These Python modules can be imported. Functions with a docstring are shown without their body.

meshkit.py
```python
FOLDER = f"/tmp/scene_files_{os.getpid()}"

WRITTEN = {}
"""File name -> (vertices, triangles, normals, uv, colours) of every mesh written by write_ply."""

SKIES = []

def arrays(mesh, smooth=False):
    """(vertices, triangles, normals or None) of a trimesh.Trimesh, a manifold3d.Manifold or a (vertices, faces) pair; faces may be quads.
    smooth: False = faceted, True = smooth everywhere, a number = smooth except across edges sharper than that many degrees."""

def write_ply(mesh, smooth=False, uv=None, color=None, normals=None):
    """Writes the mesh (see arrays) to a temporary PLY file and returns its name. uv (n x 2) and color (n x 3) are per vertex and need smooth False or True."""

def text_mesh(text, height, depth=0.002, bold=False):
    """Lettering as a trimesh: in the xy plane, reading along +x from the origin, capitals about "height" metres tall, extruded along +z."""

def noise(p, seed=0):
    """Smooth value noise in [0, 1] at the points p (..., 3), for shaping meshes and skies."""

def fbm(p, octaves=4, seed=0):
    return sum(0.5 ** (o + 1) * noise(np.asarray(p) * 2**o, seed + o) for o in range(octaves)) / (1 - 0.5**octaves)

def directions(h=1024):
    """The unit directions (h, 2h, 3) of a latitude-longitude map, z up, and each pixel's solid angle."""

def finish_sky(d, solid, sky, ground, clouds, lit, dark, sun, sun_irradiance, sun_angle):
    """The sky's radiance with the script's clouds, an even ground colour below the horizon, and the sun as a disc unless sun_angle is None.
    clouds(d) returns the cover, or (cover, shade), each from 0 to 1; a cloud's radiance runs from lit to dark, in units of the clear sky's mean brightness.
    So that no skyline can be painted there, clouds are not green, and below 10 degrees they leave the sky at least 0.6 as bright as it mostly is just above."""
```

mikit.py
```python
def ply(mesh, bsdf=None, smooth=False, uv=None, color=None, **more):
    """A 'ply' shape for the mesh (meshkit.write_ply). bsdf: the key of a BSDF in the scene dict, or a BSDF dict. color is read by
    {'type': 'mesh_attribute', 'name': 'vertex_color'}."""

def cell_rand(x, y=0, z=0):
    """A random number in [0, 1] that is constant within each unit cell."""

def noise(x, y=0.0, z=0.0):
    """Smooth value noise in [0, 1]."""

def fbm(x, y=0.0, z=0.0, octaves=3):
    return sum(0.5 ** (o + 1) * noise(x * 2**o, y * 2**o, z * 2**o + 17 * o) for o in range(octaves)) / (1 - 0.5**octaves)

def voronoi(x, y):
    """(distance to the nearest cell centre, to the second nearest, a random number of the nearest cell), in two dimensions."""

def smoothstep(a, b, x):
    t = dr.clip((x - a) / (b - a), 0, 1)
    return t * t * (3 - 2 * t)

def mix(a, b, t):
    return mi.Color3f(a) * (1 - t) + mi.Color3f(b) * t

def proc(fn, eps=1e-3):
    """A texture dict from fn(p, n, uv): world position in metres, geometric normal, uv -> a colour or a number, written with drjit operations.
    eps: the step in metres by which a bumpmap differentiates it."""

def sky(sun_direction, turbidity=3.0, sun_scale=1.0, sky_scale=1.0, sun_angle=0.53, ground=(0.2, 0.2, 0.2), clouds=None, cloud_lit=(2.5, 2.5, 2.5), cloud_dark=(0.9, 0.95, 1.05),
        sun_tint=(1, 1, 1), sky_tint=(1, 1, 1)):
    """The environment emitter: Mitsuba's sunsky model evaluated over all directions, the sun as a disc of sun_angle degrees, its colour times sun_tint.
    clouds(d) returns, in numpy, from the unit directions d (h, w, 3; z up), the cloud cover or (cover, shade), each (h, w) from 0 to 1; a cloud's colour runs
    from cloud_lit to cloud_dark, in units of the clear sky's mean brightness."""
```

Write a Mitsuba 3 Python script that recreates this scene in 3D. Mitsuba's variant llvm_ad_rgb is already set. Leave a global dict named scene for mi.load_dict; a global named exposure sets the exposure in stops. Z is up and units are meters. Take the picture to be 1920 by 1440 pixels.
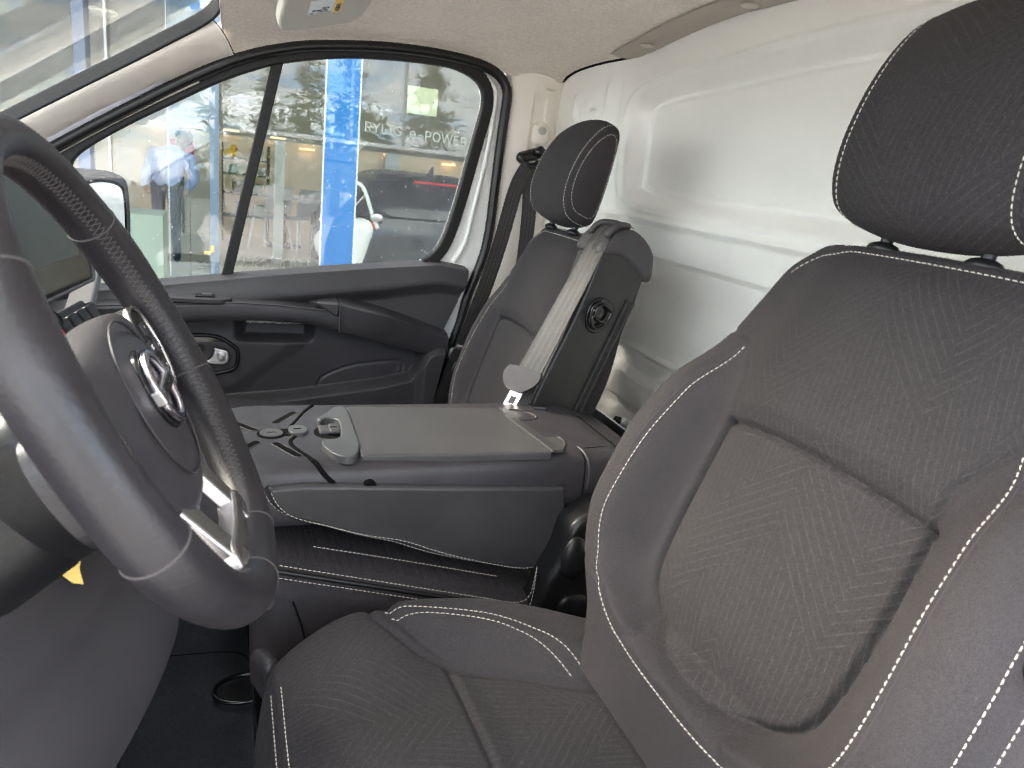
"""Driver's view across the cab of a panel van standing beside a glazed showroom. z up, metres; X across the van to the passenger door, Y towards the bonnet."""
import math, random
import numpy as np, trimesh, mitsuba as mi, mikit, drjit as dr
from mikit import proc, noise, fbm, smoothstep, mix, voronoi, cell_rand
import meshkit
from scipy.interpolate import PchipInterpolator as Pchip
from scipy.spatial import cKDTree
from shapely.geometry import Polygon, LineString, Point
from shapely import contains_xy
T = mi.ScalarTransform4f
V = lambda *a: np.array(a, float)
scene, labels = {}, {}
random.seed(7)
RNG = np.random.default_rng(7)

# ---------------------------------------------------------------- camera, sky, exposure
EYE, FWD, UP = V(0, 0, 1.58), V(0.8886, -0.3640, -0.2786), V(0.2994, 0.0, 0.9541)
scene['camera'] = {'type': 'thinlens', 'fov': 69.6, 'fov_axis': 'x', 'near_clip': 0.02, 'far_clip': 400.0, 'aperture_radius': 0.0013, 'focus_distance': 1.15,
                   'to_world': T().look_at(origin=EYE.tolist(), target=(EYE + FWD).tolist(), up=UP.tolist())}


def clouds(d):
    p = d / np.maximum(d[..., 2:3], 0.06)
    c = meshkit.fbm(np.stack([p[..., 0] * 0.9 + 3.1, p[..., 1] * 0.9 + 1.7, 0 * p[..., 0]], -1), 5, 3)
    cover = np.clip((c - 0.36) / 0.14, 0, 1)
    return cover * 0.95, np.clip((c - 0.58) / 0.25, 0, 1) * 0.6


scene['sky'] = mikit.sky((0.42, 0.72, 0.56), turbidity=3, sun_scale=0.30, sun_angle=24, ground=(0.38, 0.37, 0.35), clouds=clouds, cloud_lit=(2.4, 2.4, 2.4), cloud_dark=(1.3, 1.3, 1.32), sky_tint=(1.03, 0.995, 0.98), sun_tint=(0.88, 0.97, 1.16))
exposure = 4.95

# ---------------------------------------------------------------- helpers
def put(key, mesh, mat, smooth=35, uv=None, color=None, label=None, cat=None, group=None, kind=None):
    if key in scene:
        n = 1
        while f'{key}_{n:03d}' in scene: n += 1
        key = f'{key}_{n:03d}'
    scene[key] = mikit.ply(mesh, mat, smooth=smooth, uv=uv, color=color)
    tag(key, label, cat, group, kind)
    return key


def tag(key, label=None, cat=None, group=None, kind=None):
    d = {k: v for k, v in (('label', label), ('category', cat), ('group', group), ('kind', kind)) if v}
    if d: labels.setdefault(key, {}).update(d)


def grid_faces(nu, nv, cu=False, cv=False):
    iu, iv = np.arange(nu - (not cu)), np.arange(nv - (not cv))
    a = iu[:, None] * nv + iv[None]
    b = ((iu[:, None] + 1) % nu) * nv + iv[None]
    c = ((iu[:, None] + 1) % nu) * nv + (iv[None] + 1) % nv
    d = iu[:, None] * nv + (iv[None] + 1) % nv
    return np.stack([a, b, c, d], -1).reshape(-1, 4)


def tri(q): return np.vstack([q[:, [0, 1, 2]], q[:, [0, 2, 3]]])
def M(v, f):
    f = np.asarray(f)
    return trimesh.Trimesh(np.asarray(v, float), tri(f) if f.shape[1] == 4 else f, process=False)
def grid(P, cu=False, cv=False): return M(P.reshape(-1, 3), grid_faces(P.shape[0], P.shape[1], cu, cv))
def cat(*ms): return trimesh.util.concatenate([m for m in ms if m is not None])
def unit(v): return v / np.maximum(np.linalg.norm(v, axis=-1, keepdims=True), 1e-12)


def normals(P):
    return unit(np.cross(np.gradient(P, axis=0), np.gradient(P, axis=1)))


def slab(P, th, n=None):
    """A sheet P (nu, nv, 3) given a thickness along its normals."""
    n = normals(P) if n is None else n
    Q = P - n * th
    nu, nv = P.shape[:2]
    f = grid_faces(nu, nv)
    k = nu * nv
    idx = np.arange(k).reshape(nu, nv)
    ring = np.concatenate([idx[:-1, 0], idx[-1, :-1], idx[:0:-1, -1], idx[0, :0:-1]])
    r2 = np.roll(ring, -1)
    side = np.stack([ring, ring + k, r2 + k, r2], 1)
    return M(np.vstack([P.reshape(-1, 3), Q.reshape(-1, 3)]), np.vstack([f, f[:, ::-1] + k, side[:, ::-1]]))


def smooth_line(pts, n=60, closed=False):
    """Points resampled evenly on a cubic curve through pts."""
    from scipy.interpolate import CubicSpline
    p = np.asarray(pts, float)
    if closed: p = np.vstack([p, p[:1]])
    s = np.r_[0, np.cumsum(np.maximum(np.linalg.norm(np.diff(p, axis=0), axis=1), 1e-6) ** 0.5)]
    c = CubicSpline(s, p, bc_type='periodic' if closed else 'natural')(np.linspace(0, s[-1], 12 * n))
    return resample(c, n, closed)


def resample(c, n, closed=False):
    c = np.asarray(c, float)
    if closed and np.linalg.norm(c[0] - c[-1]) > 1e-9: c = np.vstack([c, c[:1]])
    L = np.r_[0, np.cumsum(np.linalg.norm(np.diff(c, axis=0), axis=1))]
    q = np.linspace(0, L[-1], n + 1)[:-1] if closed else np.linspace(0, L[-1], n)
    return np.stack([np.interp(q, L, c[:, k]) for k in range(c.shape[1])], 1)


def frames(p, closed=False, up=None):
    t = np.roll(p, -1, 0) - np.roll(p, 1, 0) if closed else np.gradient(p, axis=0)
    t = unit(t)
    if up is not None:
        a = unit(np.cross(np.broadcast_to(up, t.shape), t))
        return t, a, np.cross(t, a)
    a = np.zeros_like(t)
    v = np.cross(t[0], [0, 0, 1.0]) if abs(t[0][2]) < 0.9 else np.cross(t[0], [1.0, 0, 0])
    for i in range(len(t)):
        v = v - t[i] * (v @ t[i]); v = v / np.linalg.norm(v); a[i] = v
    return t, a, np.cross(t, a)


def tube(p, r, n=10, closed=False, up=None, flat=1.0):
    p = np.asarray(p, float)
    t, a, b = frames(p, closed, up)
    r = np.broadcast_to(np.asarray(r, float), (len(p),))
    q = np.arange(n) * 2 * np.pi / n
    P = p[:, None] + r[:, None, None] * (np.cos(q)[None, :, None] * a[:, None] + flat * np.sin(q)[None, :, None] * b[:, None])
    m = grid(P, cu=closed, cv=True)
    if not closed:
        k = len(p) * n
        i = np.arange(n); j = (i + 1) % n
        f = np.vstack([np.stack([i * 0 + k, j, i], 1), np.stack([i * 0 + k + 1, k - n + i, k - n + j], 1)])
        m = M(np.vstack([m.vertices, p[:1], p[-1:]]), np.vstack([m.faces, f]))
    m.fix_normals() if len(m.faces) < 4000 else None
    return m


def sweep(p, sec, up, closed=False, cap=True, scale=None):
    """A closed 2-D section (k, 2) swept along p; its first axis lies across up and the path, its second along up."""
    p, sec = np.asarray(p, float), np.asarray(sec, float)
    t, a, b = frames(p, closed, np.asarray(up, float))
    sc = np.ones((len(p), 2)) if scale is None else np.broadcast_to(np.asarray(scale, float).reshape(len(p), -1), (len(p), 2))
    P = p[:, None] + sec[None, :, :1] * sc[:, None, :1] * a[:, None] + sec[None, :, 1:] * sc[:, None, 1:] * b[:, None]
    m = grid(P, cu=closed, cv=True)
    if cap and not closed:
        k = len(sec)
        for row, flip in ((0, False), (len(p) - 1, True)):
            c = M(np.vstack([P[row], P[row].mean(0, keepdims=True)]), np.stack([np.arange(k), (np.arange(k) + 1) % k, np.full(k, k)], 1)[:, ::-1 if flip else 1])
            m = cat(m, c)
    m.fix_normals()
    return m


def rrect(w, h, r, n=5):
    q = np.linspace(0, np.pi / 2, n)
    return np.array([(sx * (w / 2 - r) + r * math.cos(a0 + x), sy * (h / 2 - r) + r * math.sin(a0 + x)) for sx, sy, a0 in ((1, 1, 0), (-1, 1, np.pi / 2), (-1, -1, np.pi), (1, -1, 1.5 * np.pi)) for x in q])


def prism(poly, O, ex, ey, depth, bevel=0.002, en=None, n=None):
    """A flat plate with a bevelled face: the outline poly (2-D, metres) stands at O in the axes ex, ey; its face looks along ex x ey."""
    poly = np.asarray(poly, float)
    if n: poly = resample(poly, n, True)
    if Polygon(poly).exterior.is_ccw is False: poly = poly[::-1]
    ex, ey = unit(np.asarray(ex, float)), unit(np.asarray(ey, float))
    en = unit(np.cross(ex, ey)) if en is None else en
    e = unit(np.roll(poly, -1, 0) - np.roll(poly, 1, 0))
    nin = np.stack([-e[:, 1], e[:, 0]], 1)
    rings = [(poly, -depth), (poly, -bevel)]
    for a in (0.35, 0.7, 1.0): rings.append((poly + nin * bevel * (1 - math.cos(a * np.pi / 2)), -bevel * (1 - math.sin(a * np.pi / 2))))
    P = np.array([O + r[:, :1] * ex + r[:, 1:] * ey + z * en for r, z in rings])
    side = grid(P[:, ::1], cv=True)
    caps = []
    for k, fl in ((-1, False), (0, True)):
        v, f = trimesh.creation.triangulate_polygon(Polygon(rings[k][0]).buffer(0), engine='earcut')
        c = M(O + v[:, :1] * ex + v[:, 1:] * ey + rings[k][1] * en, f)
        caps.append(c)
    m = cat(side, *caps)
    m.merge_vertices(); m.fix_normals()
    return m


def box(a, b, r=0.0):
    a, b = np.minimum(a, b).astype(float), np.maximum(a, b).astype(float)
    if r <= 0:
        m = trimesh.creation.box(b - a); m.apply_translation((a + b) / 2); return m
    import manifold3d as mf
    s = mf.Manifold.sphere(r, 16)
    m = mf.Manifold.batch_hull([s.translate([[a[0] + r, b[0] - r][i], [a[1] + r, b[1] - r][j], [a[2] + r, b[2] - r][k]]) for i in (0, 1) for j in (0, 1) for k in (0, 1)]).to_mesh()
    return trimesh.Trimesh(m.vert_properties[:, :3], m.tri_verts, process=False)


def hull(balls):
    import manifold3d as mf
    m = mf.Manifold.batch_hull([mf.Manifold.sphere(r, 20).translate([float(x) for x in c]) for c, r in balls]).to_mesh()
    return trimesh.Trimesh(m.vert_properties[:, :3], m.tri_verts, process=False)


def blob(c, radii, ax=None, nu=20, nv=28, p=1.0):
    u, v = np.linspace(-np.pi / 2, np.pi / 2, nu), np.linspace(0, 2 * np.pi, nv, endpoint=False)
    f = lambda x: np.sign(x) * np.abs(x) ** p
    d = np.stack([f(np.cos(u))[:, None] * f(np.cos(v)), f(np.cos(u))[:, None] * f(np.sin(v)), np.repeat(f(np.sin(u))[:, None], nv, 1)], -1) * np.asarray(radii)
    if ax is not None: d = d @ np.asarray(ax)
    m = grid(np.asarray(c) + d, cv=True); m.fix_normals(); return m


def dashes(p, nrm, on=0.0046, off=0.0018, r=0.00062, lift=0.0003):
    """Stitches: short threads along the line p that lie on a surface with normals nrm."""
    p = np.asarray(p, float)
    L = np.r_[0, np.cumsum(np.linalg.norm(np.diff(p, axis=0), axis=1))]
    nrm = np.broadcast_to(np.asarray(nrm, float), p.shape)
    at = lambda q, a: np.stack([np.interp(q, L, a[:, k]) for k in range(3)], -1)
    s0 = np.arange(0, max(L[-1] - on, 1e-4), on + off)
    out_v, out_f = [], []
    w = np.array([0, 0.12, 0.5, 0.88, 1.0]); rr = np.array([0.25, 0.85, 1.0, 0.85, 0.25]) * r; hh = np.array([-1.0, 0.3, 1.0, 0.3, -1.0]) * r * 0.6
    Q = s0[:, None] + w * on
    c, n = at(Q, p), unit(at(Q, nrm))
    t = unit(np.repeat((c[:, -1] - c[:, 0])[:, None], 5, 1)); b = unit(np.cross(t, n))
    c = c + n * (lift + hh)[None, :, None]
    a = np.arange(6) * np.pi / 3
    P = c[:, :, None] + rr[None, :, None, None] * (np.cos(a)[None, None, :, None] * b[:, :, None] + np.sin(a)[None, None, :, None] * n[:, :, None])
    f = tri(grid_faces(5, 6, cv=True))
    k = len(s0)
    return M(P.reshape(-1, 3), (f[None] + (np.arange(k) * 30)[:, None, None]).reshape(-1, 3))


def axes_mesh(m, R=None, t=None):
    m = m.copy()
    if R is not None: m.vertices = m.vertices @ np.asarray(R)
    if t is not None: m.vertices = m.vertices + np.asarray(t)
    return m


def sstep(a, b, x):
    t = np.clip((x - a) / (b - a), 0, 1); return t * t * (3 - 2 * t)


def seg_dist(s, t, line):
    """Distance from the points (s, t) to a polyline."""
    line = resample(line, max(40, int(len(line))))
    d, _ = cKDTree(resample(line, 500)).query(np.stack([s.ravel(), t.ravel()], 1))
    return d.reshape(s.shape)

# ---------------------------------------------------------------- materials
def rgb(*c): return {'type': 'rgb', 'value': list(c)}
def tw(b): return {'type': 'twosided', 'bsdf': b}
def bump(b, tex, scale): return {'type': 'bumpmap', 'arbitrary': tex, 'scale': float(scale), 'bsdf': b}
def pr(col, rough=0.5, metal=0.0, spec=0.5, **k):
    return {'type': 'principled', 'base_color': col if isinstance(col, dict) else rgb(*col), 'roughness': rough, 'metallic': metal, 'specular': spec, **k}


def vary(c, amount, scale, c2=None):
    """A base colour with faint unevenness (dust, wear)."""
    a = mi.Color3f(*c); b = mi.Color3f(*(c2 or [x * (1 + amount) for x in c]))
    return proc(lambda p, n, uv: mix(a, b, smoothstep(0.3, 0.75, fbm(p.x * scale, p.y * scale, p.z * scale, 4))))


def grain(p, n, uv):
    k = 900.0
    return 0.6 * noise(p.x * k, p.y * k, p.z * k) + 0.4 * noise(p.x * k * 2.1, p.y * k * 2.1, p.z * k * 2.1)
def leather(p, n, uv):
    k = 420.0
    return 0.7 * noise(p.x * k, p.y * k, p.z * k) + 0.3 * noise(p.x * k * 2.3 + 7, p.y * k * 2.3, p.z * k * 2.3)


def chev(u, v):
    """Ribs of the seat cloth: bands of fine parallel ribs in a big zigzag. Height 0..1 and the thread mark along a band's edge."""
    w = 0.098
    i = dr.floor(u / w); f = u / w - i
    flip = i - 2 * dr.floor(i / 2)
    x = dr.select(flip > 0.5, 1 - f, f)
    k = v + 0.35 * u + (x - 0.5) * w * 1.15
    band = k / 0.115; j = dr.floor(band); g = band - j
    steep = j - 2 * dr.floor(j / 2)
    r = dr.select(steep > 0.5, (v * 0.62 + dr.select(flip > 0.5, -u, u) * 0.55), (u * 0.92 - v * 0.16)) / 0.0078
    rr = r - dr.floor(r)
    h = dr.abs(rr - 0.5) * 2
    return h, rr, dr.minimum(g, 1 - g)


def cloth_height(p, n, uv):
    h, rr, g = chev(uv.x, uv.y)
    weave = noise(uv.x * 1300, uv.y * 1300)
    return 0.75 * (1 - (1 - h) ** 3) + 0.25 * weave - 0.3 * smoothstep(0.03, 0.0, g)


def cloth_colour(p, n, uv):
    h, rr, g = chev(uv.x, uv.y)
    dash = cell_rand(dr.floor(uv.x * 260), dr.floor(uv.y * 260))
    line = smoothstep(0.80, 0.97, h) * (0.2 + 0.8 * dash) * 0.36
    weave = noise(uv.x * 1500, uv.y * 900) * 0.5 + 0.5 * cell_rand(dr.floor(uv.x * 1400), dr.floor(uv.y * 1400))
    lint = smoothstep(0.965, 0.99, noise(uv.x * 420 + 3, uv.y * 420))
    wear = fbm(uv.x * 9, uv.y * 9, 2.0, 3)
    c = mi.Color3f(0.0290, 0.0264, 0.0288) * (0.45 + 0.9 * weave) * (0.85 + 0.3 * wear)
    return c + mi.Color3f(0.05, 0.05, 0.052) * line + mi.Color3f(0.05) * lint * 0.6


def twill_colour(p, n, uv):
    s = (uv.x + uv.y * 0.7) * 560
    tw_ = dr.abs((s - dr.floor(s)) - 0.5) * 2
    weave = cell_rand(dr.floor(uv.x * 1500), dr.floor(uv.y * 1500))
    lint = smoothstep(0.97, 0.99, noise(uv.x * 380 + 9, uv.y * 380))
    wear = fbm(uv.x * 7 + 4, uv.y * 7, 5.0, 3)
    return mi.Color3f(0.0310, 0.0280, 0.0310) * (0.5 + 0.40 * tw_ + 0.60 * weave) * (0.82 + 0.36 * wear) + mi.Color3f(0.05) * lint * 0.7


def twill_height(p, n, uv):
    s = (uv.x + uv.y * 0.7) * 560
    return dr.abs((s - dr.floor(s)) - 0.5) * 2 * 0.7 + 0.3 * noise(uv.x * 1300, uv.y * 1300)


B = scene
B['mat_cloth'] = tw(bump(pr(proc(cloth_colour), 0.85, spec=0.25, sheen=0.6, sheen_tint=0.0), proc(cloth_height, 4e-4), 0.0006))
B['mat_twill'] = tw(bump(pr(proc(twill_colour), 0.85, spec=0.25, sheen=0.6), proc(twill_height, 4e-4), 0.0004))
B['mat_stitch'] = tw(pr((0.50, 0.47, 0.425), 0.8))
B['mat_stitch_dim'] = tw(pr((0.065, 0.057, 0.057), 0.8))
B['mat_plastic'] = tw(bump(pr(vary((0.0285, 0.0260, 0.0295), 0.35, 9), 0.42, spec=0.45), proc(grain, 3e-4), 0.00022))
B['mat_door_plastic'] = tw(bump(pr(vary((0.040, 0.037, 0.0405), 0.3, 7), 0.47, spec=0.45), proc(grain, 3e-4), 0.0002))
B['mat_table_plastic'] = tw(bump(pr(vary((0.047, 0.0455, 0.048), 0.12, 14), 0.45, spec=0.45), proc(grain, 3e-4), 0.0001))
B['mat_grey_plastic'] = tw(bump(pr((0.06, 0.061, 0.064), 0.42, spec=0.45), proc(grain, 3e-4), 0.0001))
B['mat_black_plastic'] = tw(pr((0.008, 0.008, 0.009), 0.38, spec=0.4))
B['mat_black_gloss'] = tw(pr((0.006, 0.006, 0.007), 0.12))
B['mat_void'] = tw(pr((0.004, 0.004, 0.004), 0.9, spec=0.1))
B['mat_rubber'] = tw(pr((0.009, 0.009, 0.010), 0.33, spec=0.4))
B['mat_rubber_matt'] = tw(pr((0.010, 0.010, 0.011), 0.6, spec=0.4))
B['mat_wheel_leather'] = tw(bump(pr(vary((0.0175, 0.0155, 0.0180), 0.3, 20), 0.40, spec=0.5), proc(leather, 4e-4), 0.00025))
B['mat_flap_leather'] = tw(bump(pr(vary((0.032, 0.0305, 0.0325), 0.25, 12), 0.44, spec=0.5), proc(leather, 4e-4), 0.0003))
B['mat_side_leather'] = tw(bump(pr((0.019, 0.0195, 0.0195), 0.42, spec=0.5), proc(leather, 4e-4), 0.0002))
B['mat_chrome'] = tw({'type': 'roughconductor', 'material': 'Cr', 'alpha': 0.08})
B['mat_satin'] = tw({'type': 'roughconductor', 'material': 'Al', 'alpha': 0.2, 'specular_reflectance': rgb(0.72, 0.7, 0.7)})
B['mat_steel'] = tw({'type': 'roughconductor', 'material': 'Al', 'alpha': 0.15})
B['mat_white_paint'] = tw(pr(vary((0.80, 0.80, 0.785), 0.03, 3), 0.22, spec=0.5, clearcoat=0.6, clearcoat_gloss=0.9))
B['mat_bulkhead'] = tw(pr(vary((0.72, 0.715, 0.69), 0.03, 4), 0.28, spec=0.5, clearcoat=0.6, clearcoat_gloss=0.9))
B['mat_beige_trim'] = tw(bump(pr(vary((0.74, 0.69, 0.625), 0.04, 8), 0.5), proc(grain, 3e-4), 0.00008))


def felt(p, n, uv):
    f1 = fbm(p.x * 330, p.y * 330, p.z * 330, 3); f2 = fbm(p.x * 6, p.y * 6, p.z * 6, 3)
    f3 = noise(p.x * 900, p.y * 240, p.z * 900)
    return mi.Color3f(0.62, 0.57, 0.515) * (0.70 + 0.36 * f1 + 0.20 * f3) * (0.9 + 0.2 * f2)


B['mat_headliner'] = tw(bump(pr(proc(felt), 0.95, spec=0.1, sheen=0.4), proc(lambda p, n, uv: fbm(p.x * 420, p.y * 420, p.z * 420, 2), 5e-4), 0.0004))
B['mat_visor'] = tw(bump(pr((0.46, 0.43, 0.375), 0.6), proc(grain, 3e-4), 0.00012))
B['mat_carpet'] = tw(bump(pr(proc(lambda p, n, uv: mi.Color3f(0.012, 0.0125, 0.014) * (0.5 + noise(p.x * 700, p.y * 700, p.z * 700))), 0.95, spec=0.1), proc(lambda p, n, uv: noise(p.x * 500, p.y * 500, p.z * 500), 5e-4), 0.0008))
B['mat_mat'] = tw(bump(pr(proc(lambda p, n, uv: mi.Color3f(0.021, 0.022, 0.027) * (0.7 + 0.6 * noise(p.x * 600, p.y * 600, p.z * 600)) * (0.7 + 0.6 * fbm(p.x * 10, p.y * 10, 1.0, 3))), 0.8, spec=0.25), proc(grain, 3e-4), 0.0002))
B['mat_ribbed'] = tw(bump(pr((0.016, 0.016, 0.018), 0.7, spec=0.3), proc(lambda p, n, uv: dr.sin(p.x * 700) * dr.sin(p.y * 700), 5e-4), 0.0006))


def belt_col(p, n, uv):
    s = uv.x * 1.0
    stripe = smoothstep(0.18, 0.22, s) * smoothstep(0.34, 0.30, s) + smoothstep(0.43, 0.46, s) * smoothstep(0.57, 0.54, s) + smoothstep(0.66, 0.70, s) * smoothstep(0.82, 0.78, s)
    wv = cell_rand(dr.floor(uv.x * 34), dr.floor(uv.y * 700))
    return mi.Color3f(0.048, 0.046, 0.047) * (0.70 + 0.35 * stripe) * (0.7 + 0.5 * wv)


B['mat_belt'] = tw(pr(proc(belt_col), 0.5, spec=0.4, sheen=0.2))
B['mat_glass'] = {'type': 'thindielectric', 'int_ior': 1.5, 'specular_transmittance': rgb(0.74, 0.78, 0.78)}
B['mat_windscreen'] = {'type': 'thindielectric', 'int_ior': 1.55, 'specular_transmittance': rgb(0.86, 0.885, 0.85)}
B['mat_facade_glass'] = {'type': 'thindielectric', 'int_ior': 1.52, 'specular_transmittance': rgb(0.84, 0.86, 0.82)}
B['mat_screen'] = tw(pr((0.045, 0.055, 0.055), 0.30, spec=0.6))

# ---------------------------------------------------------------- the ground and the van's body
put('ground', box(V(-60, -60, -0.3), V(60, 60, 0)), None, smooth=False, kind='structure')
B['mat_ground'] = tw(bump(pr(proc(lambda p, n, uv: mi.Color3f(0.42, 0.405, 0.385) * (0.7 + 0.4 * fbm(p.x * 3, p.y * 3, 0.0, 4)) * (0.85 + 0.3 * noise(p.x * 90, p.y * 90))), 0.9), proc(lambda p, n, uv: noise(p.x * 120, p.y * 120)), 0.003))
scene['ground']['bsdf'] = {'type': 'ref', 'id': 'mat_ground'}
VB = 'van_body'
tag(VB, 'light painted panel van body with grey headliner and white pressed bulkhead around the cab', 'van')


def bulkhead_y(X, Z):
    y = -0.90 + 0.095 * sstep(1.63, 1.86, X) + 0.02 * sstep(0.45, 0.15, X)
    outer = smooth_line([(1.655, 1.60), (1.662, 1.70), (1.655, 1.76), (1.60, 1.795), (1.335, 1.822), (1.127, 1.838), (0.84, 1.848), (0.5, 1.848), (0.36, 1.835), (0.325, 1.78), (0.325, 1.60), (0.345, 1.545), (0.42, 1.524), (0.93, 1.523), (1.30, 1.522), (1.58, 1.528), (1.64, 1.550)], 300, True)
    ins = contains_xy(Polygon(outer), X, Z)
    d = seg_dist(X, Z, np.vstack([outer, outer[:1]])) * np.where(ins, 1, -1)
    rel = 0.044 * sstep(0.004, 0.036, d)
    rel -= 0.0035 * np.exp(-((d - 0.041) / 0.005) ** 2) + 0.004 * np.exp(-((d + 0.004) / 0.006) ** 2)   # rolled edges of the pressing
    rel += 0.010 * sstep(0.10, 0.14, d) * 0
    y = y - rel
    wl = sstep(1.70, 1.64, X)
    y += 0.010 * np.exp(-((Z - 1.503) / 0.008) ** 2) * wl                      # ribs across the lower half
    y -= 0.016 * sstep(1.428, 1.416, Z) * wl
    y += 0.014 * sstep(1.37, 1.27, Z) * wl
    y -= 0.024 * sstep(1.202, 1.190, Z) - 0.016 * sstep(1.16, 1.13, Z) - 0.004 * np.exp(-((Z - 1.209) / 0.006) ** 2)
    y -= 0.022 * sstep(1.073, 1.063, Z) - 0.012 * sstep(1.045, 1.02, Z)
    fl = sstep(1.50, 1.58, Z) * sstep(1.84, 1.78, Z)
    y += fl * (0.010 * np.exp(-((X - 1.715) / 0.007) ** 2) - 0.005 * np.exp(-((X - 1.693) / 0.006) ** 2))
    for x0, z0 in ((1.80, 1.742), (1.775, 1.735), (1.752, 1.715)):
        y += 0.006 * np.exp(-((X - x0) / 0.006) ** 2) * sstep(0.035, 0.02, np.abs(Z - z0))
    return y + 0.004 * np.sin(X * 3.1) * np.sin(Z * 4)


xs, zs = np.linspace(0.12, 1.868, 560), np.linspace(1.0, 1.94, 380)
GX, GZ = np.meshgrid(xs, zs, indexing='ij')
GY = bulkhead_y(GX, GZ)
put(VB + '__bulkhead', slab(np.stack([GX, GY, GZ], -1)[::-1], 0.003), 'mat_bulkhead', smooth=True, label='white painted steel bulkhead with one big pressed panel and cross ribs')
bolt = V(1.425, -0.888, 1.040)
put(VB + '__bulkhead__clip', cat(tube([bolt, bolt + V(0, 0.022, 0.004)], 0.009, 14), box(bolt + V(-0.024, 0.0, -0.010), bolt + V(-0.006, 0.012, 0.010), 0.003)), 'mat_white_paint', label='small white clip with black stud')
put(VB + '__bulkhead__stud', tube([bolt + V(0, 0.02, 0.003), bolt + V(0.004, 0.034, 0.009)], [0.009, 0.005], 12), 'mat_black_plastic')
# floor of the cab and the dark well in front of the bulkhead
put(VB + '__cab_floor', box(V(0.12, -0.92, 0.54), V(1.86, 0.9, 0.60)), 'mat_carpet', smooth=False)
put(VB + '__rear_ledge', box(V(0.3, -0.93, 0.60), V(1.86, -0.80, 0.995), 0.01), 'mat_carpet')


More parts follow.
